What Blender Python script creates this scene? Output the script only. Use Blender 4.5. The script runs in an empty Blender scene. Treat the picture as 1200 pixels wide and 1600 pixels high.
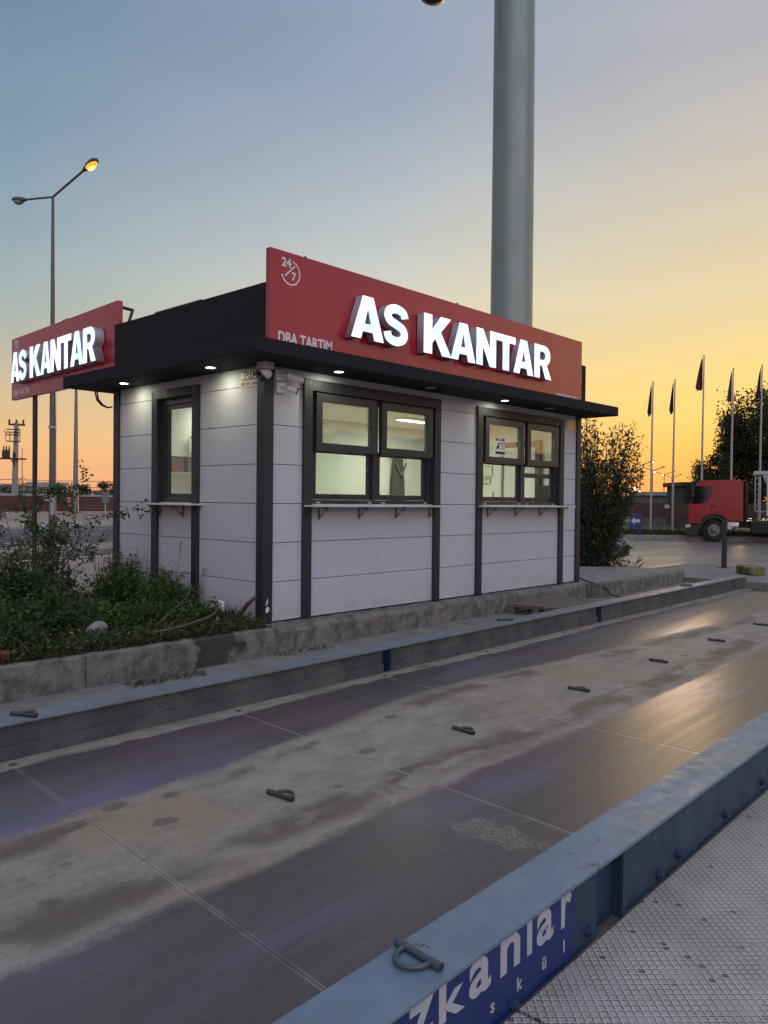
import bpy, bmesh, math, random
from mathutils import Vector, Matrix
import numpy as np
SC = bpy.context.scene
COL = SC.collection
R = math.radians
PI = math.pi

# ------------------------------------------------------------------ camera
FPX = 1240.1
YAW, PIT, ROL = 0.820637, -0.0145977, 0.0101096
CAM = Vector((-4.97667, -6.28164, 1.24237))
fw = Vector((math.sin(YAW)*math.cos(PIT), math.cos(YAW)*math.cos(PIT), math.sin(PIT)))
rt = Vector((math.cos(YAW), -math.sin(YAW), 0)); up = rt.cross(fw)
rt2 = math.cos(ROL)*rt + math.sin(ROL)*up; up2 = -math.sin(ROL)*rt + math.cos(ROL)*up
cd = bpy.data.cameras.new('camera'); cam = bpy.data.objects.new('camera', cd); COL.objects.link(cam)
cd.sensor_fit = 'VERTICAL'; cd.sensor_height = 36.0; cd.lens = FPX/1600*36
cd.clip_start = 0.05; cd.clip_end = 4000
mw = Matrix((rt2, up2, -fw)).transposed().to_4x4(); mw.translation = CAM
cam.matrix_world = mw
SC.camera = cam

# ------------------------------------------------------------------ exposure, world, sun
SC.view_settings.view_transform = 'Standard'; SC.view_settings.look = 'None'
SC.view_settings.exposure = 0.10; SC.view_settings.gamma = 1.0
SC.view_settings.use_curve_mapping = False
SC.cycles.use_denoising = True; SC.cycles.denoising_prefilter = 'NONE'; SC.cycles.denoising_input_passes = 'RGB_ALBEDO_NORMAL'
SC.cycles.max_bounces = 7; SC.cycles.diffuse_bounces = 3; SC.cycles.glossy_bounces = 4
SC.cycles.transparent_max_bounces = 10; SC.cycles.transmission_bounces = 4
SC.cycles.sample_clamp_indirect = 6.0

def lin(c):
    return tuple((v/255/12.92 if v/255 <= .04045 else ((v/255+.055)/1.055)**2.4) for v in c)

SUN_AZ, SUN_EL = 70.0, 3.0      # lamp and sky texture
GLOW_AZ = 84.0                     # middle of the afterglow
world = bpy.data.worlds.new('World'); SC.world = world; world.use_nodes = True
def N(nt, typ, props=None, **ins):
    n = nt.nodes.new(typ)
    for k, v in (props or {}).items(): setattr(n, k, v)
    for k, v in ins.items():
        s = n.inputs[int(k[1:])] if (k[0] == 'i' and k[1:].isdigit()) else n.inputs[k.replace('_', ' ')]
        if isinstance(v, bpy.types.NodeSocket): nt.links.new(v, s)
        else: s.default_value = v
    return n
def ramp(nt, fac, stops, interp='LINEAR'):
    n = nt.nodes.new('ShaderNodeValToRGB'); r = n.color_ramp; r.interpolation = interp
    r.elements[0].position = stops[0][0]; r.elements[0].color = (*stops[0][1][:3], 1)
    r.elements[1].position = stops[-1][0]; r.elements[1].color = (*stops[-1][1][:3], 1)
    for p, c in stops[1:-1]:
        e = r.elements.new(p); e.color = (*c[:3], 1)
    nt.links.new(fac, n.inputs[0]); return n.outputs[0]
def M(nt, op, a, b=0.0, c=None, clamp=False):
    n = nt.nodes.new('ShaderNodeMath'); n.operation = op; n.use_clamp = clamp
    for i, v in enumerate((a, b) if c is None else (a, b, c)):
        if isinstance(v, bpy.types.NodeSocket): nt.links.new(v, n.inputs[i])
        else: n.inputs[i].default_value = v
    return n.outputs[0]
def MR(nt, v, a, b, c=0.0, d=1.0, smooth=True):
    n = nt.nodes.new('ShaderNodeMapRange'); n.interpolation_type = 'SMOOTHSTEP' if smooth else 'LINEAR'
    nt.links.new(v, n.inputs[0])
    for i, q in enumerate((a, b, c, d)): n.inputs[i+1].default_value = q
    return n.outputs[0]
def MIX(nt, f, a, b, blend='MIX'):
    n = nt.nodes.new('ShaderNodeMix'); n.data_type = 'RGBA'; n.blend_type = blend; n.clamp_factor = True
    for s, v in ((n.inputs[0], f), (n.inputs[6], a), (n.inputs[7], b)):
        if isinstance(v, bpy.types.NodeSocket): nt.links.new(v, s)
        elif isinstance(v, (int, float)): s.default_value = v
        else: s.default_value = (*v[:3], 1)
    return n.outputs[2]

wt = world.node_tree; wt.nodes.clear()
tc = wt.nodes.new('ShaderNodeTexCoord')
dirn = N(wt, 'ShaderNodeVectorMath', {'operation': 'NORMALIZE'}, i0=tc.outputs['Generated']).outputs[0]
sp = N(wt, 'ShaderNodeSeparateXYZ', None, i0=dirn)
el = M(wt, 'DIVIDE', M(wt, 'ARCSINE', sp.outputs[2]), PI/2, clamp=True)
hz = N(wt, 'ShaderNodeCombineXYZ', None, i0=sp.outputs[0], i1=sp.outputs[1])
hzn = N(wt, 'ShaderNodeVectorMath', {'operation': 'NORMALIZE'}, i0=hz.outputs[0]).outputs[0]
sdot = N(wt, 'ShaderNodeVectorMath', {'operation': 'DOT_PRODUCT'}, i0=hzn, i1=(math.sin(R(GLOW_AZ)), math.cos(R(GLOW_AZ)), 0)).outputs['Value']
def pale(e, c, a):   # low haze: colours near the horizon drift towards pale yellow
    w = a*max(0, 1-e/14); return tuple((1-w)*p+w*q for p, q in zip(lin(c), lin((240, 206, 158))))
def sky(stops, k=1.0, a=0.0): return ramp(wt, el, [(e/90, tuple(q*(k if c is not ZENH else 1.75) for q in pale(e, c, a))) for e, c in stops])
ZEN = (118, 138, 168); ZENH = (150, 150, 174)
skyL = sky([(0, (222, 152, 118)), (1.2, (231, 163, 118)), (3, (229, 172, 118)), (5.5, (214, 180, 136)), (9, (184, 178, 156)), (12.5, (158, 171, 168)), (17, (141, 160, 170)), (23, (124, 146, 165)), (30, (112, 134, 158)), (36, (108, 130, 157)), (60, ZENH), (90, ZENH)], 1.05, .14)
skyC = sky([(0, (240, 165, 100)), (4, (244, 195, 130)), (9, (226, 205, 160)), (13, (208, 203, 182)), (16.5, (190, 193, 188)), (22, (167, 176, 185)), (28, (144, 158, 178)), (34, (134, 149, 172)), (60, ZENH), (90, ZENH)], 1.05, .14)
skyR = sky([(0, (244, 142, 58)), (1.6, (248, 155, 60)), (3.4, (250, 180, 70)), (6, (250, 203, 102)), (9, (238, 207, 130)), (13, (222, 202, 156)), (18, (206, 193, 166)), (23, (192, 186, 178)), (28, (176, 174, 178)), (33, (166, 167, 177)), (60, ZENH), (90, ZENH)], 1.05, .16)
skyB = sky([(0, (196, 172, 172)), (8, (205, 184, 190)), (20, (190, 188, 204)), (40, (172, 182, 206)), (65, (150, 166, 194)), (90, ZENH)], .58)
skyM = sky([(0, (216, 176, 160)), (4, (218, 188, 176)), (10, (210, 194, 194)), (20, (198, 196, 210)), (40, (180, 186, 208)), (65, (156, 168, 192)), (90, ZENH)], 1.95)
sdot2 = N(wt, 'ShaderNodeVectorMath', {'operation': 'DOT_PRODUCT'}, i0=hzn, i1=(math.sin(R(GLOW_AZ+90)), math.cos(R(GLOW_AZ+90)), 0)).outputs['Value']
c0 = MIX(wt, MR(wt, sdot2, -.25, .55), skyB, skyM)
c1 = MIX(wt, MR(wt, sdot, .05, .44), c0, skyL)
c2 = MIX(wt, MR(wt, sdot, .47, .80, smooth=False), c1, skyC)
c3 = MIX(wt, MR(wt, sdot, .80, .984, smooth=False), c2, skyR)
nish = N(wt, 'ShaderNodeTexSky', {'sky_type': 'NISHITA', 'sun_disc': False, 'sun_elevation': R(SUN_EL), 'sun_rotation': R(SUN_AZ), 'altitude': 20.0})
hzn_ = N(wt, 'ShaderNodeTexNoise', None, Vector=N(wt, 'ShaderNodeMapping', None, Vector=dirn, Scale=(1, 1, 5), Rotation=(0, R(9), 0)).outputs[0], Scale=2.2, Detail=5, Roughness=.5).outputs[0]
bg1 = N(wt, 'ShaderNodeBackground', None, Color=c3, Strength=MR(wt, hzn_, .3, .7, .965, 1.035))
bg2 = N(wt, 'ShaderNodeBackground', None, Color=nish.outputs[0], Strength=0.004)
add = N(wt, 'ShaderNodeAddShader', None, i0=bg1.outputs[0], i1=bg2.outputs[0])
wo = N(wt, 'ShaderNodeOutputWorld', None, Surface=add.outputs[0])

sl = bpy.data.lights.new('sun', 'SUN'); sl.energy = 0.8; sl.angle = R(8); sl.color = (1.0, .66, .34)
so = bpy.data.objects.new('sun', sl); COL.objects.link(so)
sd = Vector((math.sin(R(SUN_AZ))*math.cos(R(SUN_EL)), math.cos(R(SUN_AZ))*math.cos(R(SUN_EL)), math.sin(R(SUN_EL))))
so.rotation_euler = sd.to_track_quat('Z', 'Y').to_euler()

# ------------------------------------------------------------------ materials
def newmat(name):
    m = bpy.data.materials.new(name); m.use_nodes = True
    nt = m.node_tree; b = nt.nodes['Principled BSDF']
    return m, nt, b
def objco(nt, scale=(1, 1, 1)):
    t = nt.nodes.new('ShaderNodeTexCoord')
    return N(nt, 'ShaderNodeMapping', None, Vector=t.outputs['Object'], Scale=scale).outputs[0]
def noise(nt, vec, scale, detail=4, rough=.55, dist=0.0):
    return N(nt, 'ShaderNodeTexNoise', None, Vector=vec, Scale=scale, Detail=detail, Roughness=rough, Distortion=dist).outputs[0]
def bump(nt, h, strength, dist=.01):
    return N(nt, 'ShaderNodeBump', None, Strength=strength, Distance=dist, Height=h).outputs[0]
MC = {}
def mat(name, col, rough=.6, metal=0.0, var=.2, scale=5.0, col2=None, thr=(.5, .7), scale2=1.5, bmp=0.0, bscale=60, stretch=(1, 1, 1), spec=.5, rvar=.12, coat=0.0, rust=0.0, dirt=0.0):
    if name in MC: return MC[name]
    m, nt, b = newmat(name)
    co = objco(nt, stretch)
    n1 = noise(nt, co, scale, 6)
    f = MR(nt, n1, .25, .75, 1-var, 1+var, smooth=False)
    c = MIX(nt, 1.0, col, N(nt, 'ShaderNodeCombineColor', None, i0=f, i1=f, i2=f).outputs[0], 'MULTIPLY')
    if col2 is not None:
        n2 = noise(nt, co, scale2, 7, .65)
        c = MIX(nt, MR(nt, n2, thr[0], thr[1]), c, col2)
    if rust:
        c = MIX(nt, MR(nt, noise(nt, co, 7.5, 8, .72), .70-rust, .735-rust), c, (.095, .05, .032))
        c = MIX(nt, MR(nt, noise(nt, objco(nt, (.7, 3, 3)), 6, 6, .7), .60, .72, 0, .55), c, (.19, .175, .155))
    if dirt:   # mud splashed up from the ground, thin drips
        zc = N(nt, 'ShaderNodeSeparateXYZ', None, i0=objco(nt)).outputs[2]
        sp1 = M(nt, 'MULTIPLY', MR(nt, zc, .42, .0), MR(nt, noise(nt, objco(nt), 7, 7, .7), .40, .66))
        c = MIX(nt, M(nt, 'MULTIPLY', sp1, dirt), c, (.21, .185, .155))
        dr = M(nt, 'MULTIPLY', MR(nt, noise(nt, objco(nt, (16, 16, .5)), 2.0, 4, .6), .60, .74), MR(nt, noise(nt, objco(nt), 1.4, 3), .48, .62))
        c = MIX(nt, M(nt, 'MULTIPLY', dr, dirt*.32), c, (.30, .28, .26))
    nt.links.new(c, b.inputs['Base Color'])
    nt.links.new(MR(nt, noise(nt, co, scale*2.3, 4), .3, .7, max(rough-rvar, .03), min(rough+rvar, 1), smooth=False), b.inputs['Roughness'])
    b.inputs['Metallic'].default_value = metal
    b.inputs['Specular IOR Level'].default_value = spec
    b.inputs['Coat Weight'].default_value = coat; b.inputs['Coat Roughness'].default_value = .06 if name != 'sign_red' else .16
    if bmp: nt.links.new(bump(nt, noise(nt, co, bscale, 5, .6), bmp), b.inputs['Normal'])
    MC[name] = m
    return m
def emit(name, col, strength):
    m, nt, b = newmat(name)
    b.inputs['Base Color'].default_value = (*[min(c, .8) for c in col], 1)
    b.inputs['Emission Color'].default_value = (*col, 1); b.inputs['Emission Strength'].default_value = strength
    return m

# ------------------------------------------------------------------ mesh helpers
class MB:
    def __init__(s): s.v = []; s.f = []; s.mi = []; s.sm = []; s.cur = 0
    def add(s, vs, fs, smooth=False):
        o = len(s.v); s.v += [tuple(v) for v in vs]
        for f in fs: s.f.append(tuple(i+o for i in f)); s.mi.append(s.cur); s.sm.append(smooth)
        return s
    def box(s, a, b, bev=0.0):
        x0, y0, z0 = (min(a[i], b[i]) for i in range(3)); x1, y1, z1 = (max(a[i], b[i]) for i in range(3))
        if bev <= 0:
            s.add([(x0, y0, z0), (x1, y0, z0), (x1, y1, z0), (x0, y1, z0), (x0, y0, z1), (x1, y0, z1), (x1, y1, z1), (x0, y1, z1)],
                  [(3, 2, 1, 0), (4, 5, 6, 7), (0, 1, 5, 4), (1, 2, 6, 5), (2, 3, 7, 6), (3, 0, 4, 7)])
        else:
            bm = bmesh.new(); bmesh.ops.create_cube(bm, size=1)
            for v in bm.verts: v.co = Vector(((x0+x1)/2+v.co.x*(x1-x0), (y0+y1)/2+v.co.y*(y1-y0), (z0+z1)/2+v.co.z*(z1-z0)))
            bmesh.ops.bevel(bm, geom=bm.edges[:], offset=min(bev, .49*min(x1-x0, y1-y0, z1-z0)), segments=2, affect='EDGES', profile=.6)
            s.bm(bm)
        return s
    def bm(s, bm, smooth=False):
        bm.verts.index_update(); s.add([v.co[:] for v in bm.verts], [[v.index for v in f.verts] for f in bm.faces], smooth); bm.free()
    def obox(s, c, ax, ay, az):   # oriented box: centre and half axes
        c, ax, ay, az = map(Vector, (c, ax, ay, az))
        vs = [c+ax*i+ay*j+az*k for k in (-1, 1) for j in (-1, 1) for i in (-1, 1)]
        return s.add(vs, [(0, 2, 3, 1), (4, 5, 7, 6), (0, 1, 5, 4), (1, 3, 7, 5), (3, 2, 6, 7), (2, 0, 4, 6)])
    def tube(s, pts, r, n=8, cap=True, smooth=True):
        pts = [Vector(p) for p in pts]; rr = r if isinstance(r, (list, tuple)) else [r]*len(pts)
        vs = []; fs = []; prev = None
        for i, p in enumerate(pts):
            t = (pts[min(i+1, len(pts)-1)]-pts[max(i-1, 0)]).normalized()
            if prev is None:
                a = Vector((0, 0, 1)) if abs(t.z) < .9 else Vector((1, 0, 0)); prev = (a-t*a.dot(t)).normalized()
            else:
                prev = prev-t*prev.dot(t); prev = prev.normalized() if prev.length > 1e-6 else t.orthogonal().normalized()
            w = t.cross(prev)
            for k in range(n):
                q = 2*PI*k/n; vs.append(p+(prev*math.cos(q)+w*math.sin(q))*rr[i])
        for i in range(len(pts)-1):
            for k in range(n): fs.append((i*n+k, i*n+(k+1) % n, (i+1)*n+(k+1) % n, (i+1)*n+k))
        s.add(vs, fs, smooth)
        if cap:
            o = (len(pts)-1)*n
            s.add(vs[:n], [tuple(range(n-1, -1, -1))]); s.add(vs[o:], [tuple(range(n))])
        return s
    def prism(s, poly, fn, d0, d1):  # polygon (a,b) extruded from d0 to d1; fn(a,b,d)->xyz
        n = len(poly)
        vs = [fn(a, b, d0) for a, b in poly]+[fn(a, b, d1) for a, b in poly]
        return s.add(vs, [tuple(range(n-1, -1, -1)), tuple(range(n, 2*n))]+[(i, (i+1) % n, n+(i+1) % n, n+i) for i in range(n)])
    def lathe(s, prof, c=(0, 0, 0), axis='z', n=20, smooth=True):
        vs = []; fs = []
        for r, h in prof:
            for k in range(n):
                q = 2*PI*k/n; a, b = r*math.cos(q), r*math.sin(q)
                p = {'z': (a, b, h), 'y': (a, h, b), 'x': (h, a, b)}[axis]; vs.append((c[0]+p[0], c[1]+p[1], c[2]+p[2]))
        for i in range(len(prof)-1):
            for k in range(n): fs.append((i*n+k, i*n+(k+1) % n, (i+1)*n+(k+1) % n, (i+1)*n+k))
        return s.add(vs, fs, smooth)
    def loft(s, secs, smooth=True, caps=True):
        n = len(secs[0]); vs = [p for q in secs for p in q]; fs = []
        for i in range(len(secs)-1):
            for k in range(n): fs.append((i*n+k, i*n+(k+1) % n, (i+1)*n+(k+1) % n, (i+1)*n+k))
        s.add(vs, fs, smooth)
        if caps: s.add(secs[0], [tuple(range(n-1, -1, -1))]); s.add(secs[-1], [tuple(range(n))])
        return s
    def build(s, name, mats, parent=None, loc=(0, 0, 0), rotz=0.0):
        me = bpy.data.meshes.new(name); me.from_pydata(s.v, [], s.f); me.update()
        for m in (mats if isinstance(mats, (list, tuple)) else [mats]): me.materials.append(m)
        me.polygons.foreach_set('material_index', s.mi); me.polygons.foreach_set('use_smooth', s.sm)
        bm = bmesh.new(); bm.from_mesh(me); bmesh.ops.recalc_face_normals(bm, faces=bm.faces); bm.to_mesh(me); bm.free()
        o = bpy.data.objects.new(name, me); COL.objects.link(o)
        o.location = loc; o.rotation_euler = (0, 0, rotz)
        if parent: o.parent = parent
        return o
def raw(name, vs, fs, mats, parent=None, mi=None, loc=(0, 0, 0)):
    me = bpy.data.meshes.new(name); me.from_pydata(vs, [], fs); me.update()
    for m in (mats if isinstance(mats, (list, tuple)) else [mats]): me.materials.append(m)
    if mi is not None: me.polygons.foreach_set('material_index', mi)
    o = bpy.data.objects.new(name, me); COL.objects.link(o); o.location = loc
    if parent: o.parent = parent
    return o
def tag(o, label=None, cat=None, group=None, kind=None):
    if label: o['label'] = label
    if cat: o['category'] = cat
    if group: o['group'] = group
    if kind: o['kind'] = kind
    return o
def thing(name, label, cat, loc=(0, 0, 0), rotz=0.0, group=None):
    o = bpy.data.objects.new(name, None); COL.objects.link(o); o.location = loc; o.rotation_euler = (0, 0, rotz)
    o.empty_display_size = .2
    return tag(o, label, cat, group)
def copy_tree(o, parent=None):
    c = o.copy(); COL.objects.link(c); c.parent = parent
    for ch in list(o.children): copy_tree(ch, c)
    return c
def curve_mesh(name, splines, mats, extrude=.0, bevel=.0, parent=None, mat_world=None):
    """flat outline (with holes) extruded: splines of (x,y); mat_world maps x right, y up, z out of the face"""
    cu = bpy.data.curves.new(name, 'CURVE'); cu.dimensions = '2D'; cu.fill_mode = 'BOTH'; cu.extrude = extrude; cu.bevel_depth = bevel
    for pts in splines:
        sp_ = cu.splines.new('POLY'); sp_.points.add(len(pts)-1); sp_.use_cyclic_u = True
        for i, p in enumerate(pts): sp_.points[i].co = (p[0], p[1], 0, 1)
    return _conv(name, cu, mats, parent, mat_world)
def _conv(name, cu, mats, parent, mat_world):
    t = bpy.data.objects.new('tmp', cu); COL.objects.link(t)
    dg = bpy.context.evaluated_depsgraph_get(); me = bpy.data.meshes.new_from_object(t.evaluated_get(dg))
    bpy.data.objects.remove(t); bpy.data.curves.remove(cu)
    me.name = name; me.materials.clear()
    for m in (mats if isinstance(mats, (list, tuple)) else [mats]): me.materials.append(m)
    if mat_world is not None: me.transform(mat_world)
    o = bpy.data.objects.new(name, me); COL.objects.link(o)
    if parent: o.parent = parent
    return o
def text_mesh(name, s, mats, size=1.0, offset=0.0, extrude=0.002, width=None, align='LEFT', space=1.0, parent=None, mat_world=None, height=None):
    cu = bpy.data.curves.new(name, 'FONT'); cu.body = s; cu.size = size; cu.offset = offset; cu.extrude = extrude; cu.space_character = space
    cu.align_x = 'LEFT'
    o = _conv(name, cu, mats, parent, None)
    me = o.data
    if height:
        ys = [v.co.y for v in me.vertices]; y0, y1 = min(ys), max(ys)
        for v in me.vertices: v.co.y = (v.co.y-y0)*height/(y1-y0)
    xs = [v.co.x for v in me.vertices]
    if xs:
        x0, x1 = min(xs), max(xs); k = (width/(x1-x0)) if width else 1.0
        sh = {'LEFT': 0, 'CENTER': -.5, 'RIGHT': -1}[align]*(x1-x0)
        for v in me.vertices: v.co.x = (v.co.x-x0+sh)*k
    if mat_world is not None: me.transform(mat_world)
    return o
def frame(origin, ex, ey):   # matrix: local x->ex, y->ey, z->ex x ey
    ex, ey = Vector(ex).normalized(), Vector(ey).normalized(); ez = ex.cross(ey)
    m = Matrix((ex, ey, ez)).transposed().to_4x4(); m.translation = Vector(origin); return m

# =====================================================================================
#  MATERIALS OF THE PLACE
# =====================================================================================
M_board = mat('board_paint', (.505, .508, .545), .62, var=.035, scale=3, bmp=.16, bscale=16, stretch=(1, 1, 7), col2=(.45, .45, .478), thr=(.5, .8), scale2=1.6, dirt=.22)
M_dark = mat('charcoal_paint', (.022, .022, .030), .48, var=.15, scale=4, bmp=.05, bscale=80)
M_pvc = mat('charcoal_pvc', (.032, .031, .038), .35, var=.1, scale=3)
M_eave = mat('black_render', (.011, .012, .017), .8, spec=.3, var=.35, scale=22, bmp=.25, bscale=70)
M_conc = mat('kerb_concrete', (.235, .22, .205), .88, var=.3, scale=9, col2=(.12, .112, .108), thr=(.48, .72), scale2=3.2, bmp=.6, bscale=40)
M_slab = mat('slab_concrete', (.20, .19, .175), .85, var=.25, scale=6, col2=(.13, .125, .115), thr=(.45, .75), scale2=1.4, bmp=.4, bscale=50)
M_black = mat('black_metal', (.015, .015, .017), .45, var=.1)
M_blackplastic = mat('black_plastic', (.012, .012, .013), .3, var=.05)
M_white = mat('white_plastic', (.72, .72, .70), .4, var=.05)
M_stone = mat('sill_stone', (.55, .54, .52), .5, var=.1, scale=20)
M_steel = mat('worn_steel', (.09, .085, .08), .45, .6, var=.3, scale=20, col2=(.10, .05, .03), thr=(.55, .75), scale2=12)
M_inwall = mat('room_wall', (.74, .75, .69), .8, var=.03)
M_infloor = mat('room_floor', (.25, .22, .18), .6)
M_cupb = mat('cupboard_white', (.75, .75, .68), .35, var=.03)
M_grey = mat('grey_plastic', (.35, .34, .35), .5, var=.08)
M_soil = mat('soil', (.06, .048, .035), .95, var=.4, scale=14, bmp=.8, bscale=30)

m_, nt_, b_ = newmat('window_glass')
nt_.nodes.remove(b_)
lw = N(nt_, 'ShaderNodeLayerWeight', None, Blend=.5)
fz = M(nt_, 'ADD', M(nt_, 'MULTIPLY', M(nt_, 'POWER', lw.outputs['Facing'], 5.0), .9), .115)
co_ = objco(nt_); wav = bump(nt_, noise(nt_, co_, 1.7, 2), .10, .03)
gl = N(nt_, 'ShaderNodeBsdfGlossy', None, Color=(.95, .97, .95, 1), Roughness=.015, Normal=wav)
tr = N(nt_, 'ShaderNodeBsdfTransparent', None, Color=(.86, .90, .84, 1))
mx = N(nt_, 'ShaderNodeMixShader', None, i0=M(nt_, 'MULTIPLY', fz, 1.4, clamp=True), i1=tr.outputs[0], i2=gl.outputs[0])
nt_.links.new(mx.outputs[0], nt_.nodes['Material Output'].inputs[0])
M_glass = m_
m_, nt_, b_ = newmat('dark_vehicle_glass')
b_.inputs['Base Color'].default_value = (.01, .014, .013, 1); b_.inputs['Roughness'].default_value = .06
M_vglass = m_

# ------------------------------------------------------------------ deck steel
def deck_material():
    m, nt, b = newmat('weighbridge_deck_steel')
    co = objco(nt); s = N(nt, 'ShaderNodeSeparateXYZ', None, i0=co)
    x, y = s.outputs[0], s.outputs[1]
    def mp(sc, loc=(0, 0, 0), rot=0.0): return N(nt, 'ShaderNodeMapping', None, Vector=co, Scale=sc, Location=loc, Rotation=(0, 0, rot)).outputs[0]
    def cen(n, amp): return M(nt, 'MULTIPLY', M(nt, 'SUBTRACT', n, .5), amp)
    grain = noise(nt, co, 95, 5, .7); mott = noise(nt, co, 11, 7, .7)
    yw = M(nt, 'ADD', M(nt, 'ADD', y, cen(noise(nt, mp((.5, 1, 1)), 1.3, 3), .17)), M(nt, 'ADD', cen(noise(nt, mp((2.2, 6, 1)), 1.6, 5, .65), .17), cen(grain, .05)))
    edge = M(nt, 'MINIMUM', M(nt, 'MAXIMUM', M(nt, 'ADD', M(nt, 'MULTIPLY', x, .11), -2.16), -2.52), M(nt, 'MAXIMUM', M(nt, 'ADD', M(nt, 'MULTIPLY', x, -.085), -2.17), -2.66))
    dfar = M(nt, 'SUBTRACT', yw, edge)
    far = M(nt, 'MULTIPLY', MR(nt, dfar, -.07, .06), MR(nt, yw, -1.615, -1.655))
    near = M(nt, 'MULTIPLY', MR(nt, yw, -3.54, -3.62), MR(nt, yw, -4.80, -4.70))
    lane = M(nt, 'MAXIMUM', far, near)
    # dried mud and dust of the middle strip
    dust = MIX(nt, MR(nt, noise(nt, mp((1, 1.3, 1)), 3.2, 9, .72), .34, .66), (.215, .187, .152), (.305, .270, .222))
    dust = MIX(nt, MR(nt, noise(nt, mp((1, 1.6, 1)), 1.5, 9, .70), .50, .66, 0, .7), dust, (.150, .128, .106))
    dust = MIX(nt, MR(nt, noise(nt, mp((.8, 1.1, 1), (1.3, .4, 0)), .95, 6, .6), .52, .66, 0, .8), dust, (.275, .207, .118))
    # brownish wet margins where the strip meets the tracks
    marg = M(nt, 'MULTIPLY', M(nt, 'MAXIMUM', MR(nt, M(nt, 'ABSOLUTE', M(nt, 'ADD', dfar, .16)), .16, .02), MR(nt, M(nt, 'ABSOLUTE', M(nt, 'ADD', yw, 3.36)), .20, .04)), MR(nt, noise(nt, mp((.9, 2, 1), (4, 0, 0)), 1.1, 4), .46, .56))
    dust = MIX(nt, M(nt, 'MULTIPLY', marg, .9), dust, (.10, .078, .052))
    # tyre prints: slanted block rows
    w1 = N(nt, 'ShaderNodeTexWave', {'wave_type': 'BANDS', 'bands_direction': 'X'}, Vector=mp((1, .55, 1)), Scale=3.6, Distortion=2.2, Detail=3, Detail_Scale=3.0).outputs['Fac']
    w2 = N(nt, 'ShaderNodeTexWave', {'wave_type': 'BANDS', 'bands_direction': 'Y'}, Vector=mp((.12, 1, 1)), Scale=4.6, Distortion=1.2, Detail=2).outputs['Fac']
    blk = M(nt, 'MULTIPLY', MR(nt, w1, .42, .60), MR(nt, w2, .22, .40))
    patch = MR(nt, noise(nt, mp((.55, 1.5, 1), (2.7, 1.9, 0)), 1.7, 4, .6), .585, .64)
    rowp = M(nt, 'MULTIPLY', MR(nt, M(nt, 'ABSOLUTE', M(nt, 'ADD', yw, 3.42)), .075, .045), MR(nt, noise(nt, co, 1.7, 3), .50, .60))
    tread = M(nt, 'MULTIPLY', M(nt, 'MAXIMUM', M(nt, 'MULTIPLY', patch, blk), M(nt, 'MULTIPLY', rowp, MR(nt, w1, .45, .6))), MR(nt, mott, .35, .5))
    dust = MIX(nt, M(nt, 'MULTIPLY', tread, .45), dust, (.125, .10, .08))
    # polished wheel tracks; violet mixes heat tint with painted-in sky reflection
    streak = noise(nt, mp((.45, 11, 1)), 2.2, 8, .68); fine = noise(nt, mp((1.1, 75, 1)), 2.0, 5, .7)
    tint = noise(nt, mp((.42, 1.2, 1), (3.65, .3, 0)), .9, 3, .5)
    lanec = MIX(nt, MR(nt, tint, .49, .66), (.100, .087, .082), (.155, .130, .215))
    lanec = MIX(nt, MR(nt, noise(nt, mp((.6, 1, 1), (7.7, 2, 0)), .8, 2), .54, .68, 0, .7), lanec, (.120, .078, .088))
    lanec = MIX(nt, MR(nt, streak, .48, .70, 0, .5), lanec, (.150, .132, .120))
    lanec = MIX(nt, MR(nt, fine, .56, .74, 0, .4), lanec, (.20, .18, .16))
    lanec = MIX(nt, MR(nt, streak, .42, .30, 0, .35), lanec, (.060, .053, .050))
    c = MIX(nt, lane, dust, lanec)
    # drips
    vt = N(nt, 'ShaderNodeTexVoronoi', {'feature': 'F1'}, Vector=mp((1, 1.35, 1)), Scale=2.7, Randomness=1.0)
    rad = M(nt, 'MULTIPLY', N(nt, 'ShaderNodeSeparateColor', None, i0=vt.outputs['Color'])  .outputs[0], .25)
    vd = M(nt, 'SUBTRACT', M(nt, 'ADD', vt.outputs['Distance'], cen(noise(nt, co, 13, 4), .16)), rad)
    drop = M(nt, 'MULTIPLY', MR(nt, vd, .03, -.02), M(nt, 'MULTIPLY', MR(nt, noise(nt, co, .7, 2), .42, .50), M(nt, 'SUBTRACT', 1.0, M(nt, 'MULTIPLY', lane, .8))))
    c = MIX(nt, M(nt, 'MULTIPLY', drop, .75), c, (.095, .078, .060))
    # spilled cement
    ax = M(nt, 'ADD', M(nt, 'MULTIPLY', M(nt, 'ADD', x, 2.03), 8.5), M(nt, 'ADD', cen(noise(nt, co, 6, 5), 2.4), cen(mott, 1.0)))
    ay = M(nt, 'ADD', M(nt, 'MULTIPLY', M(nt, 'ADD', y, 4.14), 3.7), cen(noise(nt, co, 8, 5), 1.8))
    rr = M(nt, 'SQRT', M(nt, 'ADD', M(nt, 'MULTIPLY', ax, ax), M(nt, 'MULTIPLY', ay, ay)))
    blot = MR(nt, M(nt, 'ADD', rr, cen(grain, .5)), 1.02, .92)
    c = MIX(nt, M(nt, 'MULTIPLY', blot, .9), c, MIX(nt, MR(nt, grain, .4, .6), (.12, .105, .088), (.25, .225, .19)))
    # pale worn lip along each cross seam
    tt = M(nt, 'SUBTRACT', x, M(nt, 'MULTIPLY', M(nt, 'ADD', y, 1.6), .085))
    sd_ = M(nt, 'MULTIPLY', M(nt, 'ABSOLUTE', M(nt, 'SUBTRACT', M(nt, 'FRACT', M(nt, 'DIVIDE', M(nt, 'ADD', tt, 3.15+1.6045*8.5), 1.6045)), .5)), 1.6045)
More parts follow.
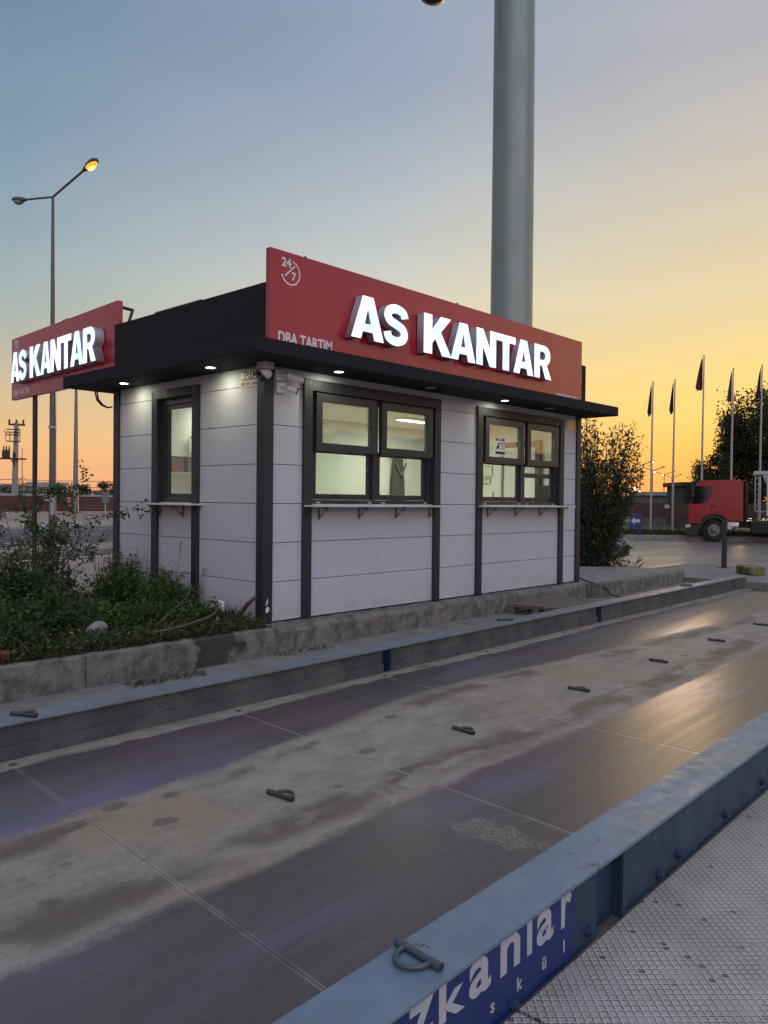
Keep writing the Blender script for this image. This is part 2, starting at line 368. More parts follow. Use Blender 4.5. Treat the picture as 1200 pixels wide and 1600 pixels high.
    lip = M(nt, 'MULTIPLY', MR(nt, sd_, .017, .008), MR(nt, noise(nt, co, 3.5, 4), .36, .52, .25, 1))
    c = MIX(nt, M(nt, 'MULTIPLY', lip, .6), c, (.30, .275, .24))
    # grit
    gv = N(nt, 'ShaderNodeTexVoronoi', {'feature': 'F1'}, Vector=co, Scale=15.0, Randomness=1.0)
    gs = M(nt, 'MULTIPLY', MR(nt, gv.outputs['Distance'], .055, .035), MR(nt, N(nt, 'ShaderNodeSeparateColor', None, i0=gv.outputs['Color']).outputs[1], .80, .81))
    c = MIX(nt, M(nt, 'MULTIPLY', gs, .85), c, MIX(nt, MR(nt, N(nt, 'ShaderNodeSeparateColor', None, i0=gv.outputs['Color']).outputs[2], .55, .56), (.04, .035, .03), (.42, .39, .36)))
    gr = MR(nt, grain, .28, .72, .74, 1.28, smooth=False)
    c = MIX(nt, 1.0, c, N(nt, 'ShaderNodeCombineColor', None, i0=gr, i1=gr, i2=gr).outputs[0], 'MULTIPLY')
    nt.links.new(c, b.inputs['Base Color'])
    rl = MR(nt, streak, .3, .7, .29, .46, smooth=False); rd = MR(nt, mott, .3, .7, .58, .82, smooth=False)
    ro = N(nt, 'ShaderNodeMix', {'data_type': 'FLOAT'}); nt.links.new(lane, ro.inputs[0]); nt.links.new(rd, ro.inputs[2]); nt.links.new(rl, ro.inputs[3])
    nt.links.new(M(nt, 'ADD', ro.outputs[0], M(nt, 'MULTIPLY', blot, .35), clamp=True), b.inputs['Roughness'])
    nt.links.new(M(nt, 'MULTIPLY', lane, .30), b.inputs['Metallic'])
    b.inputs['Specular IOR Level'].default_value = .75
    h = M(nt, 'ADD', M(nt, 'MULTIPLY', fine, .4), M(nt, 'ADD', M(nt, 'ADD', M(nt, 'MULTIPLY', grain, .6), M(nt, 'MULTIPLY', gs, 2.0)), M(nt, 'ADD', M(nt, 'MULTIPLY', blot, 1.5), M(nt, 'MULTIPLY', tread, -.8))))
    nt.links.new(bump(nt, h, .16, .006), b.inputs['Normal'])
    return m
M_deck = deck_material()
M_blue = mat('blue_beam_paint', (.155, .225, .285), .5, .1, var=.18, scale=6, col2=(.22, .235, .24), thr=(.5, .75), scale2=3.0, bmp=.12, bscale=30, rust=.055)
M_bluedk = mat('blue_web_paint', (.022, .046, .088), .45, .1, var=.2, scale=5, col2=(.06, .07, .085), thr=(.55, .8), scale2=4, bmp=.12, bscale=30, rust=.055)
M_bluefar = mat('weathered_beam_paint', (.145, .185, .215), .55, .1, var=.2, scale=5, col2=(.17, .155, .13), thr=(.42, .7), scale2=2.2, bmp=.15, bscale=30, rust=.055)
M_webfar = mat('dusty_web', (.060, .068, .076), .6, .05, var=.2, scale=5, col2=(.12, .112, .10), thr=(.42, .7), scale2=2.0, bmp=.15, bscale=30)
M_decal = mat('decal_blue', (.008, .024, .13), .4, var=.1)
M_decalw = mat('decal_white', (.42, .43, .46), .5, var=.12, scale=12, col2=(.22, .22, .25), thr=(.6, .75), scale2=14)
def checker_material():
    m, nt, b = newmat('tread_plate')
    co = objco(nt); P_ = .0275
    rot = N(nt, 'ShaderNodeMapping', None, Vector=co, Rotation=(0, 0, R(47)), Scale=(1/P_, 1/P_, 1)).outputs[0]
    s = N(nt, 'ShaderNodeSeparateXYZ', None, i0=rot)
    fu, fv = M(nt, 'FRACT', s.outputs[0]), M(nt, 'FRACT', s.outputs[1])
    inu = M(nt, 'MULTIPLY', MR(nt, fu, .14, .22), MR(nt, fu, 1.0, .94)); inv = M(nt, 'MULTIPLY', MR(nt, fv, .14, .22), MR(nt, fv, 1.0, .94))
    cell = M(nt, 'MULTIPLY', inu, inv)                                  # 1 inside a pocket, 0 on a rib
    edge = M(nt, 'MULTIPLY', cell, M(nt, 'MAXIMUM', MR(nt, fu, .74, .86), MR(nt, fv, .72, .84)))   # rib shadow painted into two sides of each pocket
    wn = N(nt, 'ShaderNodeTexWhiteNoise', {'noise_dimensions': '2D'}, Vector=N(nt, 'ShaderNodeCombineXYZ', None, i0=M(nt, 'FLOOR', s.outputs[0]), i1=M(nt, 'FLOOR', s.outputs[1])).outputs[0]).outputs[0]
    dirt = noise(nt, co, 2.6, 7, .65)
    c = MIX(nt, MR(nt, dirt, .35, .7), (.56, .53, .48), (.42, .395, .355))
    c = MIX(nt, M(nt, 'MULTIPLY', cell, .38), c, (.29, .275, .255))
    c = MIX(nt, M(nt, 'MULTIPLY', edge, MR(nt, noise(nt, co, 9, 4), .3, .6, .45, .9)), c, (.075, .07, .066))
    full = M(nt, 'MULTIPLY', M(nt, 'MULTIPLY', cell, MR(nt, wn, .955, .96)), MR(nt, noise(nt, co, 4.2, 3), .46, .54))
    c = MIX(nt, M(nt, 'MULTIPLY', full, .8), c, (.07, .064, .058))
    nt.links.new(c, b.inputs['Base Color']); b.inputs['Roughness'].default_value = .6; b.inputs['Metallic'].default_value = .1
    nt.links.new(bump(nt, M(nt, 'SUBTRACT', 1.0, cell), .8, .0045), b.inputs['Normal'])
    return m
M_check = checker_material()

# =====================================================================================
#  GROUND
# =====================================================================================
GZ = -0.42
def slabmesh(name, poly, z, t, m, kind='structure', label=None):
    mb = MB(); mb.prism(poly, lambda a, b, d: (a, b, d), z-t, z); o = mb.build(name, m); return tag(o, label, None, None, kind)
def yard_material():
    m, nt, b = newmat('yard_concrete')
    co = objco(nt)
    n1 = noise(nt, co, .35, 7, .6); n2 = noise(nt, N(nt, 'ShaderNodeMapping', None, Vector=co, Scale=(.12, .9, 1), Rotation=(0, 0, R(-38))).outputs[0], 1.0, 6, .6)
    c = MIX(nt, MR(nt, n1, .35, .7), (.17, .155, .135), (.115, .108, .10))
    c = MIX(nt, MR(nt, n2, .5, .68, 0, .8), c, (.24, .21, .17))
    nt.links.new(c, b.inputs['Base Color'])
    nt.links.new(MR(nt, n2, .35, .7, .50, .30, smooth=False), b.inputs['Roughness'])
    nt.links.new(bump(nt, M(nt, 'ADD', noise(nt, co, 1.3, 6), noise(nt, co, 18, 4)), .25, .03), b.inputs['Normal'])
    return m
M_yard = yard_material()
raw('ground', [(-1500, -1500, GZ), (1500, -1500, GZ), (1500, 1500, GZ), (-1500, 1500, GZ)], [(0, 1, 2, 3)], M_yard)['kind'] = 'structure'
# apron of concrete the weighbridge and the kiosk stand on
slabmesh('apron_path', [(-16, -1.42), (10.1, -1.02), (10.1, .35), (-16, .35)], -.262, .16, M_slab)
slabmesh('yard_path', [(10.1, -1.75), (13.6, -1.6), (13.6, 1.2), (10.1, 1.2)], -.17, .25, M_slab)
slabmesh('approach_path', [(10.36, -6.5), (15.5, -6.5), (15.5, -1.75), (10.36, -1.75)], -.31, .11, M_yard)

# =====================================================================================
#  WEIGHBRIDGE (deck frame, turned 1.36 degrees)
# =====================================================================================
PHI = 0.0238
wb = thing('weighbridge', 'long steel truck scale deck between two blue side beams in front of the kiosk', 'truck scale', (0, 0, 0), PHI)
ZD, ZT = -0.30, -0.078
def skew(x0, y): return x0 - .085*(y+1.6)*-1
seams = [-7.95, -6.35, -4.75, -3.15, -1.53, .08, 1.66, 3.26, 4.86, 6.46, 8.06, 9.66, 10.45]
for a, b in zip(seams[:-1], seams[1:]):
    g = .0018
    poly = [(skew(a, -4.66)+g, -4.66), (skew(b, -4.66)-g, -4.66), (skew(b, -1.46)-g, -1.46), (skew(a, -1.46)+g, -1.46)]
    if b > 10: poly[1] = (10.4, -4.66); poly[2] = (10.4, -1.46)
    mb = MB(); mb.prism(poly, lambda p, q, d: (p, q, d), ZD-.012, ZD); mb.build('deck_panel', M_deck, wb)
mb = MB(); mb.box((-7.9, -4.6, ZD-.11), (10.38, -1.5, ZD-.02)); mb.build('underframe', M_black, wb)
M_rustw = mat('rust', (.085, .042, .028), .85, var=.5, scale=40)
for a in seams[1:-1]:   # rusty weld dabs where seams meet the far beam
    mb = MB(); q = random.uniform(.6, 1.1); mb.lathe([(0, .006), (.016*q, .005), (.026*q, 0)], (skew(a, -1.55)+.01, -1.56, ZD+.0005), n=9); mb.build('weld_bead', M_rustw, wb)

def lug(x, y, z, flip=1, rotz=0.0, lm=None, k=.88):
    bar = MB(); bar.tube([(0, -.105, .014), (0, .105, .014)], .0135, 10)
    for s in (-1, 1): bar.tube([(0, s*.06, .014), (0, s*.105, .014)], .0165, 10)
    o = bar.build('lifting_lug', lm or M_steel, wb, (x, y, z), rotz); o.scale = (k, k, k)
    r = MB(); pts = []
    for k in range(13):
        q = -PI/2+PI*k/12; pts.append((flip*(.012+.075*math.cos(q)), .062*math.sin(q), .012))
    pts = [(0, -.062, .014)]+pts+[(0, .062, .014)]
    r.tube(pts, .0095, 8); rr = r.build('ring', lm or M_steel, o); return o
for k in range(6): lug(-2.42+1.607*k, -3.06, ZD, 1, R(3 - 9*(k % 2)))
def beam(name, far):
    s = 1 if far else -1
    yi = -1.487 if far else -4.642                 # flange edge on the deck side
    yo = yi+.213*s
    L0, L1 = -8.2, 10.32
    f = MB(); f.box((L0, yi, ZT-.016), (L1, yo, ZT), .004)
    o = f.build('side_beam', M_blue if not far else M_bluefar, wb)
    if far:
        w = MB(); segs = [(L0, .17), (.25, 4.30), (4.40, 9.55)]
        for a, b in segs:
            w.box((a, -1.452, ZD+.085), (b, -1.38, ZT-.016)); w.box((a, -1.474, ZD-.05), (b, -1.38, ZD+.0845), .003)
        # far end cut to a curve
        poly = [(9.552, ZD-.05), (10.36, ZD-.05), (10.33, ZD+.06), (10.24, ZT-.05), (10.12, ZT-.016), (9.552, ZT-.016)]
        w.prism(poly, lambda p, q, d: (p, d, q), -1.46, -1.39)
        w.build('web', M_webfar, o)
        for xx in (.17, 4.30):
            st = MB(); st.box((xx+.006, -1.40, ZD-.05), (xx+.075, -1.39, ZT-.017)); st.obox((xx+.085, -1.44, -.19), (.006, 0, 0), (0, .045, 0), (0, 0, .095)); st.build('stiffener', M_bluedk, o)
        for xx in np.arange(-7.5, 9, 1.35):
            b_ = MB(); b_.lathe([(0, -.014), (.010, -.012), (.014, 0)], (xx, -1.453, -.165), 'y', 10); b_.build('bolt', M_steel, o)
    else:
        w = MB(); zb = -.36
        for a, b in [(L0, -2.43), (-2.235, 1.9), (2.1, 6.2), (6.4, L1)]: w.box((a, -4.833, zb), (b, -4.76, ZT-.016), .002)
        w.build('web', M_bluedk, o)
        for xx in (-2.43, 1.9, 6.2):
            st = MB(); st.box((xx+.002, -4.80, zb), (xx+.193, -4.77, ZT-.017)); st.box((xx+.188, -4.848, zb), (xx+.1945, -4.834, ZT-.018)); st.build('stiffener', M_bluedk, o)
        for xx, zz in [(-3.0, -.335), (-2.50, -.305), (-1.875, -.315), (-1.66, -.30), (-1.06, -.30), (-.47, -.29), (.35, -.29), (1.2, -.29)]:
            b_ = MB(); b_.lathe([(0, -.024), (.012, -.024), (.013, -.013), (.021, -.012), (.021, 0)], (xx, -4.8335, zz), 'y', 6, smooth=False); b_.build('bolt', M_bluedk, o)
        # painted name band
        d = MB(); d.box((-4.62, -4.8355, -.268), (-2.612, -4.8335, ZT-.02)); d.box((-4.62, -4.8355, zb+.002), (-2.612, -4.8335, -.2684)); d.build('name_band', M_decal, o)
        mw_ = frame((-2.632, -4.8358, -.222), (1, 0, 0), (0, 0, 1))
        for ch, xr, wd in [('r', -2.628, .072), ('a', -2.752, .108), ('l', -2.890, .030), ('n', -2.962, .112), ('a', -3.126, .112), ('k', -3.258, .124), ('z', -3.405, .112), ('Ö', -3.54, .15)]:
            text_mesh('lettering', ch, M_decalw, .152, .0036, .0008, wd, 'RIGHT', parent=o, height=.112 if ch != 'Ö' else .13, mat_world=frame((xr, -4.8358, -.219), (1, 0, 0), (0, 0, 1)))
        for ch, xc in [('l', -2.678), ('ü', -2.81), ('k', -2.962), ('s', -3.115), ('a', -3.27), ('b', -3.42)]:
            text_mesh('lettering', ch, M_decalw, .060, .0012, .0008, None, 'CENTER', parent=o, mat_world=frame((xc, -4.8358, -.305), (1, 0, 0), (0, 0, 1)))
    return o
bf = beam('far', True); bn = beam('near', False)
lug(-3.35, -4.735, ZT, -1, R(-6), mat('blue_steel', (.09, .12, .14), .5, .4, var=.25, scale=30), .86)
for x, y, r in [(-3.0, -1.39, 24), (2.36, -1.33, 55), (7.62, -1.35, 40)]: lug(x, y, ZT, 1, R(r))
# neighbouring plate the photographer stands on
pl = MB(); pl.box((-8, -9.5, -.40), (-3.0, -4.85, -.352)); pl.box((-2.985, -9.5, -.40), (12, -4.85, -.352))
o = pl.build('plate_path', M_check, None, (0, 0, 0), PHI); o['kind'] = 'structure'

# =====================================================================================
#  KIOSK
# =====================================================================================
ki = thing('kiosk', 'light grey plank-clad weighing kiosk with charcoal trim, dark flat roof and lit windows', 'kiosk')
KX, KY, KH = 6.33, 3.02, 2.60
def subtract(a, b, cuts):
    out = [(a, b)]
    for c, d in cuts:
        out = [q for (p, r) in out for q in ((p, min(r, c)), (max(p, d), r)) if q[1]-q[0] > 1e-4]
    return out
def wall(fn, u0, u1, cuts, joints, name='wall'):
    """fn(u, depth, z); planks 0.4 m high with shadow gaps over a backing"""
    g = .0035; mb = MB()
    def bx(ua, ub, d0, d1, za, zb):
        p = fn(ua, d0, za); q = fn(ub, d1, zb); mb.box(p, q)
    for k in range(7):
        za, zb = .4*k, min(.4*k+.4, 2.588)
        iv = subtract(u0, u1, cuts if k in (3, 4, 5) else [])
        for a, b in iv:
            js = [a]+[j for j in joints.get(k, []) if a < j < b]+[b]
            for p, q in zip(js[:-1], js[1:]): bx(p+(g/2 if p != a else 0), q-(g/2 if q != b else 0), .03, .05, za+g, zb-(0 if k == 6 else g))
    scr = [(u, .4*k+z) for k in range(6) for u in (u0+.03, u1-.03) for z in (.06, .34)]
    mb.cur = 1
    for a, b in subtract(u0, u1, cuts): bx(a, b, .0505, .12, 0.0, 2.586)
    for c, d in cuts: bx(c, d, .0505, .12, 0.0, 1.199); bx(c, d, .0505, .12, 2.401, 2.586)
    mb.cur = 2
    for a, b in subtract(u0, u1, cuts): bx(a, b, .1205, .135, .02, 2.58)
    for c, d in cuts: bx(c, d, .1205, .135, .02, 1.199); bx(c, d, .1205, .135, 2.401, 2.58)
    return mb.build(name, [M_board, M_black, M_inwall], ki)
W1 = (.64, 2.68); W2 = (3.69, 5.68); WL = (1.27, 1.99)
F = lambda u, d, z: (u, d, z)
Lf = lambda u, d, z: (d, u, z)
wall(F, .118, 6.20, [W1, W2], {6: [3.2], 1: [1.68, 4.6], 0: [4.2], 5: [3.3][:0]})
wall(Lf, .118, 2.90, [WL], {})
wall(lambda u, d, z: (KX-d, u, z), .118, 2.90, [], {1: [1.4], 4: [1.7]})
wall(lambda u, d, z: (u, KY-d, z), .118, 6.20, [], {k: [1.5+.37*k, 4+.2*k] for k in range(7)})
def post(x, y):
    mb = MB(); mb.box((x, y, -.012), (x+.122, y+.122, 2.586), .006); return mb.build('corner_post', M_dark, ki)
p0 = post(0, 0); post(KX-.135, 0); post(0, KY-.122); post(KX-.122, KY-.122)
# scuffed bare patch at the foot of the corner post
sc = MB(); sc.prism([(.038, .17), (.056, .18), (.066, .215), (.06, .25), (.052, .225), (.045, .215)], lambda a, b, d: (a, d, b), -.0015, .001)
sc.prism([(.036, .10), (.07, .105), (.082, .13), (.078, .155), (.05, .158), (.036, .14)], lambda a, b, d: (a, d, b), -.0015, .001)
sc.build('paint_scuff', mat('bare_filler', (.62, .61, .60), .8), p0)
fl = MB(); fl.box((.14, .14, -.05), (KX-.14, KY-.14, .05)); fl.build('floor', M_infloor, ki)
ce = MB(); ce.box((.136, .136, 2.50), (KX-.136, KY-.136, 2.58)); ce.build('ceiling', M_inwall, ki)
# canopy, parapet, flat roof
ev = MB(); ev.box((-.5, -.5, 2.590), (6.56, 3.34, 2.73), .008); can = ev.build('canopy', M_eave, ki)
pa = MB(); pa.box((0.0, 0, 2.731), (6.43, .10, 3.405), .004); pa.box((0.0, 2.9, 2.731), (6.43, 3.0, 3.405), .004)
pa.box((0, .1, 2.731), (.1, 2.9, 3.403)); pa.box((6.33, .1, 2.731), (6.43, 2.9, 3.403)); pa.build('parapet', M_eave, ki)
# downlights under the canopy
M_lensOn = emit('downlight_on', (1.0, 1.0, .80), 14.0)
M_lensOff = mat('downlight_off', (.30, .30, .29), .3)
def downlight(x, y, on):
    mb = MB(); mb.lathe([(.044, 0), (.062, -.004), (.066, .003)], (x, y, 2.588), n=24); o = mb.build('downlight', M_grey, can)
    q = MB(); q.lathe([(0, -.001), (.045, -.001)], (x, y, 2.588), n=24, smooth=False); q.build('lens', M_lensOn if on else M_lensOff, can)
    if on:
        l = bpy.data.lights.new('downlight_beam', 'SPOT'); l.energy = 9.0; l.color = (.98, 1.0, .70); l.spot_size = R(165); l.spot_blend = 1.0; l.shadow_soft_size = .06
        lo = bpy.data.objects.new('downlight_beam', l); COL.objects.link(lo); lo.location = (x, y, 2.565); lo.parent = ki; lo.rotation_euler = (R(22), 0, 0) if y < -.1 and x > 0 else (0, R(-22), 0)
for x, on in [(.81, 1), (2.32, 0), (3.87, 1), (4.99, 0)]: downlight(x, -.22, on)
for y in (.61, 2.36): downlight(-.22, y, 1)

# ---- windows
def bars(mb, fn, u0, u1, z0, z1, w, d0, d1, bev=.003, wb_=None, wt=None, wr=None):
    wb_ = w if wb_ is None else wb_; wt = w if wt is None else wt; wr = w if wr is None else wr
    for (a, b, c, d) in [(u0, u0+w, z0, z1), (u1-wr, u1, z0, z1), (u0+w, u1-wr, z0, z0+wb_), (u0+w, u1-wr, z1-wt, z1)]:
        mb.box(fn(a, d0, c), fn(b, d1, d), bev)
def pane(fn, u0, u1, z0, z1, d, parent):
    mb = MB(); vs = [fn(u0, d, z0), fn(u1, d, z0), fn(u1, d, z1), fn(u0, d, z1)]
    mb.add(vs, [(0, 1, 2, 3)]); return mb.build('pane', M_glass, parent)
def trim(fn, u0, u1, zt):
    mb = MB()
    for a, b in ((u0-.115, u0-.0), (u1, u1+.115)): mb.box(fn(a, -.006, 0.0), fn(b, .0295, zt), .002)
    mb.box(fn(u0+.0005, -.006, 2.395), fn(u1-.0005, .0295, zt), .002)
    # dark reveals
    for a, b in ((u0-.001, u0+.012), (u1-.012, u1+.001)): mb.box(fn(a, .0296, 1.186), fn(b, .118, 2.396))
    mb.box(fn(u0+.012, .0297, 2.384), fn(u1-.012, .118, 2.399))
    return mb.build('window_trim', M_dark, ki)
def shelf(fn, u0, u1, dep, us, label=None):
    mb = MB(); mb.box(fn(u0, -dep, 1.166), fn(u1, .05, 1.186), .003); o = mb.build('counter_shelf', M_stone, ki)
    for u in us:
        b = MB()
        b.box(fn(u-.006, -.017, 1.03), fn(u+.006, -.0065, 1.165)); b.box(fn(u-.006, -dep+.03, 1.155), fn(u+.006, -.0175, 1.1655))
        pts = []
        for k in range(9): q = -PI/2+PI*1.5*k/8; pts.append((-.045-.018*math.cos(q)*1, 1.075-.018*math.sin(q)))
        crv = [(-.02, 1.055), (-.04, 1.057), (-.065, 1.085), (-.10, 1.13), (-.125, 1.15), (-.142, 1.15), (-.150, 1.138), (-.143, 1.125), (-.132, 1.128)]
        b.tube([fn(u, p, z) for p, z in crv], .005, 6)
        crv2 = [(-.02, 1.075), (-.035, 1.09), (-.05, 1.085), (-.047, 1.07)]
        b.tube([fn(u, p, z) for p, z in crv2], .004, 6)
        b.build('bracket', M_black, o)
    return o
trim(F, *W1, 2.512); trim(F, *W2, 2.505); trim(Lf, WL[0], WL[1], 2.495)
shelf(F, .53, 2.68, .20, (.735, 1.34, 1.96, 2.57)); shelf(F, 3.60, 5.82, .20, (3.80, 4.46, 5.10, 5.66)); shelf(Lf, 1.10, 2.12, .20, (1.42, 1.90))
def front_window(u0, u1, um, hatch):
    fr = MB(); bars(fr, F, u0+.012, u1-.012, 1.187, 2.384, .055, .058, .116)
    fr.box(F(um-.04, .056, 1.243), F(um+.04, .116, 2.328), .003)
    o = fr.build('window', M_pvc, ki)
    for i, (a, b) in enumerate(((u0+.06, um-.045), (um+.045, u1-.045))):
        # projecting top sash
        s = MB(); bars(s, F, a, b, 1.765, 2.378, .088, -.004, .054, .006); sa = s.build('sash', M_pvc, o)
        pane(F, a+.08, b-.08, 1.85, 2.30, .036, o)
        # fixed lower frame, deep set
        s = MB(); la, lb = (u0+.068, um-.041) if i == 0 else (um+.041, u1-.068)
        bars(s, F, la, lb, 1.244, 1.80, .07, .088, .115, .003, .062, .05, .062)
        if hatch and i == 1:
            s.box(F(la+.0705, .088, 1.595), F(lb-.0625, .115, 1.66), .003)
            s.build('sash', M_pvc, o); pane(F, la+.06, lb-.06, 1.65, 1.77, .100, o)
        else:
            s.build('sash', M_pvc, o); pane(F, la+.06, lb-.06, 1.30, 1.77, .100, o)
    h = MB()
    for a in (u0+.11, um-.12, um+.1, u1-.14): h.box(F(a, .05, 1.203), F(a+.06, .0575, 1.222), .003)
    h.build('drain_cap', M_grey, o)
    return o
front_window(W1[0], W1[1], 1.67, False); w2o = front_window(W2[0], W2[1], 4.735, True)
fr = MB(); bars(fr, Lf, WL[0]+.012, WL[1]-.012, 1.187, 2.384, .06, .06, .116); bars(fr, Lf, WL[0]+.073, WL[1]-.073, 1.248, 2.323, .05, .075, .115)
wl_o = fr.build('window', M_pvc, ki); pane(Lf, WL[0]+.11, WL[1]-.11, 1.29, 2.285, .098, wl_o)

# ---- fittings inside
M_roomlamp = emit('room_lamp', (.92, 1.0, .82), 3.2)
for i, (x, y) in enumerate([(1.6, 2.35), (4.55, 1.75)]):
    t = thing('ceiling_lamp', 'long lit ceiling lamp inside the kiosk above the '+('first' if i == 0 else 'second')+' front window', 'lamp', (x, y, 2.499), 0, 'ceiling lamps in the kiosk')
    mb = MB(); mb.box((-.6, -.09, -.03), (.6, .09, 0), .004); mb.build('housing', M_white, t)
    mb = MB(); mb.box((-.57, -.075, -.042), (.57, .075, -.0305), .004); mb.build('diffuser', M_roomlamp, t)
    l = bpy.data.lights.new('lamp_glow', 'AREA'); l.shape = 'RECTANGLE'; l.size = 1.1; l.size_y = .14; l.energy = 36; l.color = (.94, 1.0, .82)
    lo = bpy.data.objects.new('lamp_glow', l); COL.objects.link(lo); lo.location = (0, 0, -.05); lo.parent = t
# kitchen wall units seen through the side window
t = thing('wall_cupboard', 'white two-door wall cupboard with bar handles seen through the side window', 'cupboard', (1.12, 2.885, 1.775))
mb = MB(); mb.box((-.75, -.33, 0), (.75, 0, .66)); mb.build('carcass', M_grey, t)
for i in range(3):
    mb = MB(); a = -.748+.5*i; mb.box((a+.004, -.349, .004), (a+.484, -.3305, .656), .003); d = mb.build('door', M_cupb, t)
    hx = a+(.455 if i % 2 == 0 else .04)
    mb = MB(); mb.tube([(hx, -.35, .06), (hx, -.378, .06), (hx, -.378, .26), (hx, -.35, .26)], .010, 8); mb.build('handle', M_black, d)
t = thing('shelf', 'thin white wall shelf under the cupboard inside the kiosk', 'shelf', (1.12, 2.885, 1.583))
mb = MB(); mb.box((-.75, -.25, -.02), (.75, 0, 0), .003); mb.build('board', M_white, t)
mb = MB(); mb.box((-.72, -.2, -.12), (-.70, -.005, -.021)); mb.box((.70, -.2, -.12), (.72, -.005, -.021)); mb.build('bracket', M_grey, t)
mb = MB(); mb.lathe([(0, 0), (.032, 0), (.040, .10), (.036, .10), (.030, .008), (0, .008)], (.68, 2.70, 1.5835), n=16)
tag(mb.build('cup', mat('cup_orange', (.60, .26, .08), .4)), 'small orange brown cup on the shelf behind the side window', 'cup')
mb = MB(); mb.lathe([(0, 0), (.028, 0), (.028, .16), (.012, .19), (.012, .24), (0, .24)], (.85, 2.70, 1.5835), n=14)
tag(mb.build('bottle', mat('bottle_dark', (.05, .05, .045), .2)), 'dark narrow bottle beside the cup on the shelf', 'bottle')
# jacket hanging in front of the back wall
t = thing('jacket', 'dark grey long jacket hanging on the wall behind the first front window', 'jacket', (5.12, 2.81, .84))
secs = []
for z, w, d in [(0, .20, .05), (.35, .18, .055), (.7, .155, .06), (.95, .13, .06), (1.1, .12, .055), (1.18, .06, .04)]:
    secs.append([(w*math.cos(2*PI*k/20)*(1+.06*math.sin(5*k+z*9)), d*math.sin(2*PI*k/20), z) for k in range(20)])
mb = MB(); mb.loft(secs); mb.build('body', mat('jacket_cloth', (.07, .07, .068), .9, var=.3, scale=12), t)
mb = MB(); mb.tube([(-.13, -.07, 1.04), (-.02, -.085, .86), (0, -.085, .80), (.02, -.085, .86), (.13, -.07, 1.04)], .02, 6); mb.build('collar', mat('jacket_collar', (.13, .13, .125), .9), t)
mb = MB(); mb.tube([(-.2, .0, 1.12), (0, .01, 1.2), (.2, .0, 1.12)], .012, 6); mb.tube([(0, .01, 1.2), (0, .03, 1.26), (0, .05, 1.23)], .006, 6); mb.build('hanger', M_grey, t)
# frames and desk things seen through the second window
t = thing('doorway', 'black upright door post on the far end wall behind the service hatch', 'door frame', (6.175, .68, .05))
mb = MB(); mb.box((-.05, -.045, 0), (.015, .045, 2.2), .004); mb.build('post', M_black, t)
mb = MB(); mb.box((-.04, .046, 2.1), (.015, .72, 2.18), .004); mb.build('head', M_black, t)
mb = MB(); mb.box((-.02, .70, 0), (.015, .735, 2.0995), .004); mb.build('post', M_grey, t)
for i, (y, z, w, h, lab) in enumerate([(1.72, 1.665, .24, .19, 'yellowish framed certificate on the end wall of the kiosk'), (1.72, 1.54, .17, .105, 'small white framed notice below the certificate')]):
    t = thing('picture_frame', lab, 'picture frame', (6.194, y, z))
    G_ = lambda u, d, zz: (-d, u, zz)
    mb = MB(); bars(mb, G_, -w/2, w/2, 0, h, .016, 0.001, .018, .002); mb.build('frame', mat('frame_grey', (.3, .3, .27), .5) if i else mat('frame_gold', (.45, .42, .2), .5), t)
    mb = MB(); mb.box((-.008, -w/2+.015, .015), (-.001, w/2-.015, h-.015)); mb.cur = 1
    for r in range(3): mb.box((-.0095, -w/2+.03, .03+r*.025), (-.0082, w/2-.03-.02*(r % 2), .034+r*.025))
    mb.build('print', [mat('paper', (.72, .74, .52), .7), M_grey], t)
t = thing('counter', 'low desk under the second window inside the kiosk', 'desk', (4.95, .50, .05))
mb = MB(); mb.box((-1.0, -.28, 1.02), (1.2, .30, 1.05), .004); mb.build('top', mat('desk_wood', (.22, .13, .07), .5, var=.2), t)
mb = MB(); [mb.box((x, y, 0), (x+.05, y+.05, 1.0195)) for x in (-.95, 1.1) for y in (-.25, .22)]; mb.build('leg', M_dark, t)
t = thing('computer_monitor', 'tan backed monitor turned sideways on the desk in the hatch', 'monitor', (5.98, .40, 1.1005), R(75))
mb = MB(); mb.box((-.14, -.012, .06), (.14, .012, .40), .008); mb.build('screen', mat('tan_case', (.30, .22, .13), .5), t)
mb = MB(); mb.box((-.145, .0125, .055), (.145, .03, .405), .006); mb.build('bezel', M_blackplastic, t)
mb = MB(); mb.box((-.08, -.07, 0), (.08, .07, .012), .004); mb.tube([(0, 0, .012), (0, .0, .08)], .015, 8); mb.build('stand', M_blackplastic, t)
mb = MB(); mb.box((-.05, -.05, 0), (.05, .05, .21), .006); mb.box((-.05, -.052, .03), (.05, -.0505, .07))
tag(mb.build('card_terminal', M_dark, None, (5.70, .60, 1.1005)), 'small dark box standing on the desk behind the service hatch', 'box')
mb = MB(); mb.tube([(0, 0, 0), (0, 0, .29)], .008, 6); mb.lathe([(.03, 0), (.02, .012), (0, .014)], (0, 0, 0), n=12)
tag(mb.build('desk_pen', M_blackplastic, None, (4.79, .60, 1.1005)), 'black pen in a stand on the desk behind the left lower pane', 'pen stand')
